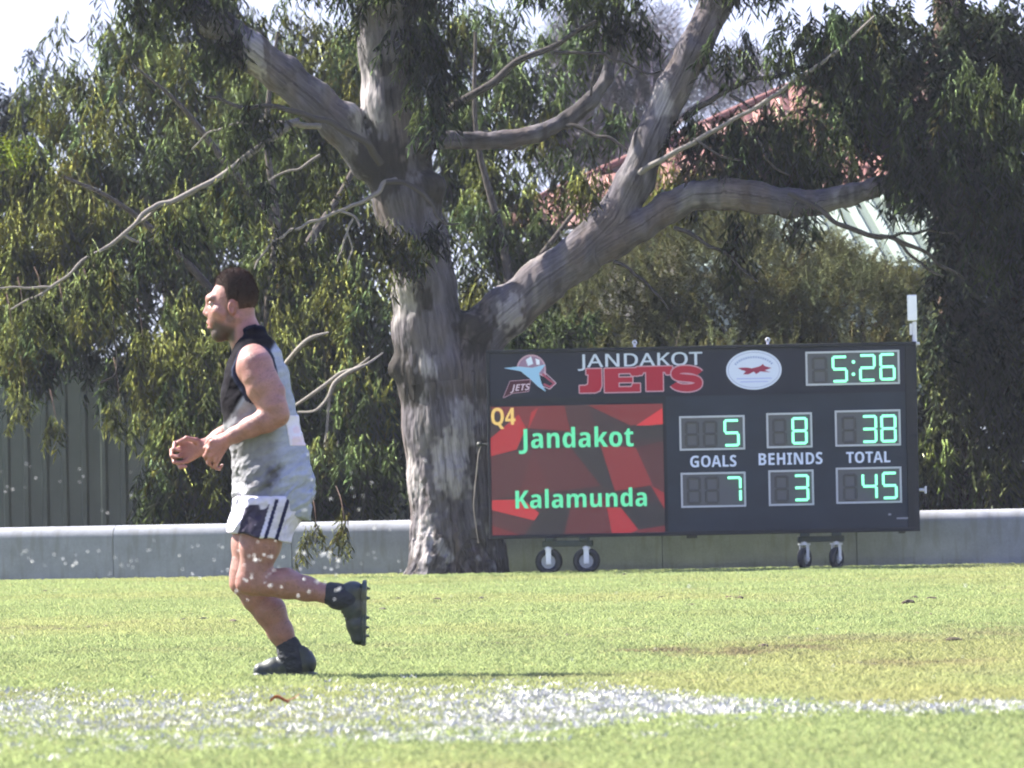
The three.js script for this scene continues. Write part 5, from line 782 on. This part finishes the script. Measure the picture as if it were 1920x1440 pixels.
  const shirtF = (x, y, z) => {
    const raw = shirtT(x, y, z, 0.002); if (raw > 0.08 || raw < -0.12) return raw;
    const [a, b] = pxOf(x, y, z); let d = raw + fold(x, y, z, a, b);
    d = smax(d, -neckHole(x, y, z), 0.006); for (const h of holes) d = smax(d, -h(x, y, z), 0.006);
    return smax(d, (b - hem(a) - 5 * Math.sin(a * 0.09 + z * 14)) / SC, 0.012);
  };
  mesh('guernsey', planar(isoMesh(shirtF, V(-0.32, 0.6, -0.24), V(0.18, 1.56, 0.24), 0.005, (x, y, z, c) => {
    const [a, b] = pxOf(x, y, z), n = fbm(x * 90, y * 90, z * 90, 2), m = fbm(x * 9, y * 9, z * 9, 3);
    c.setRGB(0.29, 0.31, 0.36);
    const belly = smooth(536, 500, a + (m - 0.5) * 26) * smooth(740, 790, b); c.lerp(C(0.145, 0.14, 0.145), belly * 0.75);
    const muck = Math.exp(-(((a - 512) / 22) ** 2 + ((b - 885) / 26) ** 2)) + 0.7 * Math.exp(-(((a - 480) / 36) ** 2 + ((b - 908) / 9) ** 2)); { const g2 = fbm(x * 34, y * 34, z * 34, 3); c.lerp(C(0.055, 0.05, 0.058), clamp((muck + (m - 0.5) * 0.9 + (g2 - 0.5) * 1.2 - 0.4) * 2.2) * 0.8); }
    if (b > 905 && a < 462) c.lerp(C(0.5, 0.5, 0.54), 0.7);
    const edge = (a - 487) - (690 - b) * 0.61, yoke = smooth(6, -4, edge) * smooth(800, 790, b) * smooth(-0.02, 0.0, 0.5); c.lerp(C(0.007, 0.006, 0.009), yoke);
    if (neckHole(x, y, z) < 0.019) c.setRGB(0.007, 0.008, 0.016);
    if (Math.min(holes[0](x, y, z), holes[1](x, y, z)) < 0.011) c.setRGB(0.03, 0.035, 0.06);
    c.multiplyScalar(0.95 + 0.24 * n);
  }), 2.4), cloth(), who);
  // number patch low on the back
  { const g = isoMesh((x, y, z) => { const t = shirtT(x, y, z, 0.002); if (t > 0.06 || t < -0.1) return Math.max(t, -t); const [a, b] = pxOf(x, y, z); return Math.max(t + fold(x, y, z, a, b) - 0.003, -(t + fold(x, y, z, a, b)) - 0.006, (533 - a + (b - 780) * 0.18) / SC, (778 - b) / SC, (b - 836) / SC); }, V(-0.05, 0.9, -0.2), V(0.14, 1.15, 0.2), 0.005, (x, y, z, c) => { const [a, b] = pxOf(x, y, z); c.setRGB(0.55, 0.52, 0.58); if (Math.hypot(a - 556, b - 806) < 7 || (a > 548 && b > 818)) c.lerp(C(0.6, 0.4, 0.42), 0.5); }); mesh('number_patch', g, std({ vertexColors: true, roughness: 0.85 }), who); }
  // shorts: two legs and a seat
  const seat = sections([[905, 444, 578, 0.168], [940, 440, 576, 0.176], [975, 436, 564, 0.18], [1000, 434, 548, 0.17]]);
  const legA = chain([[500, 950, 0.088, 60], [489, 1000, 0.098, 54], [484, 1030, 0.1, 53]].map(([x, y, z, q]) => [J(x, y, z), r(q)])), legB = chain([[496, 950, -0.088, 58], [484, 1000, -0.098, 54], [478, 1030, -0.1, 53]].map(([x, y, z, q]) => [J(x, y, z), r(q)]));
  const shortsF = (x, y, z) => {
    let d = seat(x, y, z, 0.0); for (const f of [...legA, ...legB]) d = smin(d, f(x, y, z), 0.02);
    if (d > 0.08) return d; const [a, b] = pxOf(x, y, z);
    d += (fbm(x * 14, y * 10, z * 14, 3) - 0.5) * 0.03 - (1 - Math.abs(2 * fbm(x * 16 - y * 9, y * 7, z * 12, 3) - 1)) * 0.02 + 0.012;
    d = smax(d, (b - (1000 + (a - 440) * 0.17 + 2 * Math.sin(a * 0.12))) / SC, 0.01); return smax(d, (930 - b) / SC, 0.01);
  };
  mesh('shorts', planar(isoMesh(shortsF, V(-0.32, 0.5, -0.26), V(0.14, 0.82, 0.26), 0.005, (x, y, z, c) => {
    const [a, b] = pxOf(x, y, z), n = fbm(x * 60, y * 60, z * 60, 2), m = fbm(x * 22, y * 22, z * 22, 3); c.setRGB(0.54, 0.52, 0.6).multiplyScalar(0.9 + 0.2 * n);
    const side = Math.abs(z) > 0.06 ? 1 : 0, s = (b - 945) * 0.3;                                      // slanted navy stripes and side print
    if (side && (Math.abs(a + s - 517) < 3.6 || Math.abs(a + s - 538) < 3.6) && b > 936) c.setRGB(0.02, 0.022, 0.06);
    const dark = smooth(0.42, 0.5, m + 0.3 * smooth(18, 2, Math.hypot((a - 472) * 1.0, (b - 966) * 0.8)) + 0.12 * smooth(985, 995, b)); if (side && a + s > 462 && a + s < 506 && b > 946) c.lerp(C(0.022, 0.017, 0.036), dark * 0.95);
    if (side && a + s > 544 && m > 0.56) c.lerp(C(0.36, 0.34, 0.5), 0.5);
  }), 2.4), cloth(), who);
  // socks and boots
  const sockM = std({ color: C(0.022, 0.024, 0.03), roughness: 0.95 }), bootM = new THREE.MeshPhysicalMaterial({ vertexColors: true, roughness: 0.5 });
  const union = (list, k) => (x, y, z) => { let d = 9; for (const f of list) d = smin(d, f(x, y, z), k); return d; };
  const sock = (pts) => { const f = union(chain(pts.map(([x, y, z, q]) => [J(x, y, z), r(q)])), 0.01), c = J(pts[0][0], pts[0][1], pts[0][2]); mesh('sock', isoMesh((x, y, z) => f(x, y, z) + (noise(x * 90, y * 200, z * 90) - 0.5) * 0.005, c.clone().add(V(-0.15, -0.16, -0.12)), c.clone().add(V(0.2, 0.12, 0.12)), 0.005), sockM, who); };
  sock([[622, 1114, 0.1, 22], [634, 1118, 0.1, 24], [652, 1122, 0.1, 24]]); sock([[540, 1211, -0.1, 23], [546, 1228, -0.1, 25], [552, 1246, -0.1, 25]]);
  // boot built in its own axes: heel at 0, toe along +x, sole down
  const bootG = (() => {
    const up = (list) => union(list.flatMap((p) => chain(p.map(([x, y, z, q]) => [V(x, y, z), q]))), 0.02), f = up([[[0.03, 0.055, 0, 0.037], [0.1, 0.048, 0.004, 0.036], [0.17, 0.04, 0.008, 0.036], [0.225, 0.034, 0.004, 0.028]], [[0.035, 0.06, 0, 0.036], [0.05, 0.1, 0, 0.037]], [[0.06, 0.095, 0, 0.03], [0.12, 0.062, 0.002, 0.028]]]);
    const collar = (x, y, z) => Math.hypot((x - 0.045) * 0.9, z) - 0.028, lace = (x, y) => Math.sin((x - y * 0.5) * 330) * 0.002;
    const shell = (x, y, z) => { let d = f(x, y, z); if (x > 0.075 && x < 0.155 && Math.abs(z) < 0.018 && y > 0.06) d += lace(x, y); d = smax(d, 0.02 - y, 0.006); d = smax(d, y - 0.128, 0.006); if (y > 0.1) d = smax(d, -collar(x, y, z), 0.004); return d; };
    const sole = (x, y, z) => Math.max(smax(Math.abs(y - 0.016) - 0.008, f(x, 0.045, z) - 0.006 + 0.004 * Math.sin(x * 60) * 0, 0.004)), studs = [];
    for (const [x, z] of [[0.02, 0.02], [0.02, -0.02], [0.06, 0.02], [0.06, -0.02], [0.14, 0.028], [0.14, -0.026], [0.18, 0.03], [0.18, -0.026], [0.215, 0.014], [0.215, -0.014]]) studs.push(cone(V(x, 0.012, z), V(x, 0.0, z), 0.0075, 0.0055));
    return isoMesh((x, y, z) => { let d = Math.min(shell(x, y, z), sole(x, y, z)); for (const s of studs) d = smin(d, s(x, y, z), 0.004); return d; }, V(-0.03, -0.012, -0.06), V(0.275, 0.15, 0.065), 0.0045, (x, y, z, c) => { const n = noise(x * 80, y * 80, z * 80); c.setRGB(0.02, 0.026, 0.024).multiplyScalar(0.7 + 0.7 * n); if (y < 0.026) c.setRGB(0.025, 0.04, 0.034); const mudShade = fbm(x * 40, y * 40, z * 40, 3); c.lerp(C(0.09, 0.085, 0.05), smooth(0.5, 0.62, mudShade) * smooth(0.07, 0.02, y) * 0.7); });
  })();
  const boot = (heel, toe, soleDir, zc) => { const m = mesh('boot', bootG, bootM, who), x = toe.clone().sub(heel).normalize(), y = soleDir.clone().negate(); y.addScaledVector(x, -y.dot(x)).normalize(); const z = x.clone().cross(y); m.quaternion.setFromRotationMatrix(new THREE.Matrix4().makeBasis(x, y, z)); m.position.copy(heel); m.scale.set(1, 1.15, 1.12); return m; };
  { const h = J(692, 1094, 0.1), t = J(690, 1222, 0.105); boot(h, t, V(1, 0.02, 0), 0.1); }
  { const h = J(590, 1274, -0.1), t = J(480, 1276, -0.1); h.y = t.y = 0.006; boot(h, t, V(0, -1, 0), -0.1); }
}
// ───────────────────────── small things ─────────────────────────
{ // fallen leaf near the line
  const g0 = ground(525, 1334), l = thing('fallen_leaf', 'curled red brown dead leaf lying on the grass near the white line', 'leaf', V(g0.x, 0.03, g0.z));
  const pos = [], idx = [], col = []; const N = 10; for (let i = 0; i <= N; i++) for (let s = -2; s <= 2; s++) { const t = i / N, w = Math.sin(Math.PI * Math.pow(t, 0.8)) * 0.018; pos.push((t - 0.5) * 0.07, Math.abs(s) * 0.006 + Math.sin(t * 5) * 0.012 + t * 0.012, s * w * 0.5); } for (let i = 0; i < N; i++) for (let s = 0; s < 4; s++) { const k = i * 5 + s; idx.push(k, k + 1, k + 5, k + 1, k + 6, k + 5); }
  const g = new THREE.BufferGeometry(); g.setAttribute('position', new THREE.Float32BufferAttribute(pos, 3)); g.setIndex(idx); g.computeVertexNormals(); const m = std({ color: C(0.34, 0.085, 0.04), side: THREE.DoubleSide, roughness: 0.7 }); mesh('blade', g, m, l); mesh('leaf_stalk', tubeG([V(0.03, 0.01, 0), V(0.05, 0.016, 0.004), V(0.07, 0.03, 0.01)], [0.002, 0.0015], 6, 4), m, l);
}
{ // seed fluff adrift in the low sun
  const r = rng(303), pos = [], nor = [], idx = []; for (let i = 0; i < 26; i++) { const d = V(r() - 0.5, r() - 0.5, r() - 0.5).normalize(), s = d.clone().cross(V(0.3, 0.9, 0.2)).normalize().multiplyScalar(0.0009), L = 0.008 * (0.6 + 0.6 * r()), k = pos.length / 3; for (const v of [s, s.clone().negate(), d.clone().multiplyScalar(L).add(s), d.clone().multiplyScalar(L).sub(s)]) { pos.push(v.x, v.y, v.z); nor.push(d.x, d.y, d.z); } idx.push(k, k + 1, k + 2, k + 1, k + 3, k + 2); }
  const g = new THREE.BufferGeometry(); g.setAttribute('position', new THREE.Float32BufferAttribute(pos, 3)); g.setAttribute('normal', new THREE.Float32BufferAttribute(nor, 3)); g.setIndex(idx);
  const list = []; const m = new THREE.Matrix4(), q = new THREE.Quaternion(), e = new THREE.Euler(), put = (px, py, s) => { const D = 15.5 + r() * 3, p = P(px, py, D); s *= 0.5; q.setFromEuler(e.set(r() * 6, r() * 6, r() * 6)); m.compose(p, q, V(s, s, s)); list.push(m.clone()); };
  for (let i = 0; i < 60; i++) put(r() * 760, 1005 + (r() + r()) * 42, 0.55 + 0.75 * r() * r()); for (let i = 0; i < 42; i++) put(430 + r() * 220, 1030 + r() * 100, 0.7 + 0.8 * r()); for (let i = 0; i < 26; i++) put(r() * 1900, 1080 + r() * 200, 0.4 + 0.5 * r()); for (let i = 0; i < 26; i++) put(560 + r() * 250, 850 + r() * 150, 0.5 + 0.5 * r()); for (let i = 0; i < 16; i++) put(r() * 250, 850 + r() * 120, 0.5 + 0.5 * r());
  const im = new THREE.InstancedMesh(g, new THREE.MeshPhysicalMaterial({ color: C(0.85, 0.85, 0.85), roughness: 1, transmission: 0.5, thickness: 0, side: THREE.DoubleSide }), list.length); list.forEach((a, i) => im.setMatrixAt(i, a)); im.name = 'seed_fluff'; im.userData.kind = 'stuff'; tag(im, 'pale specks of seed fluff drifting above the grass around the runner', 'seed fluff'); scene.add(im);
}
renderer.render(scene, camera);
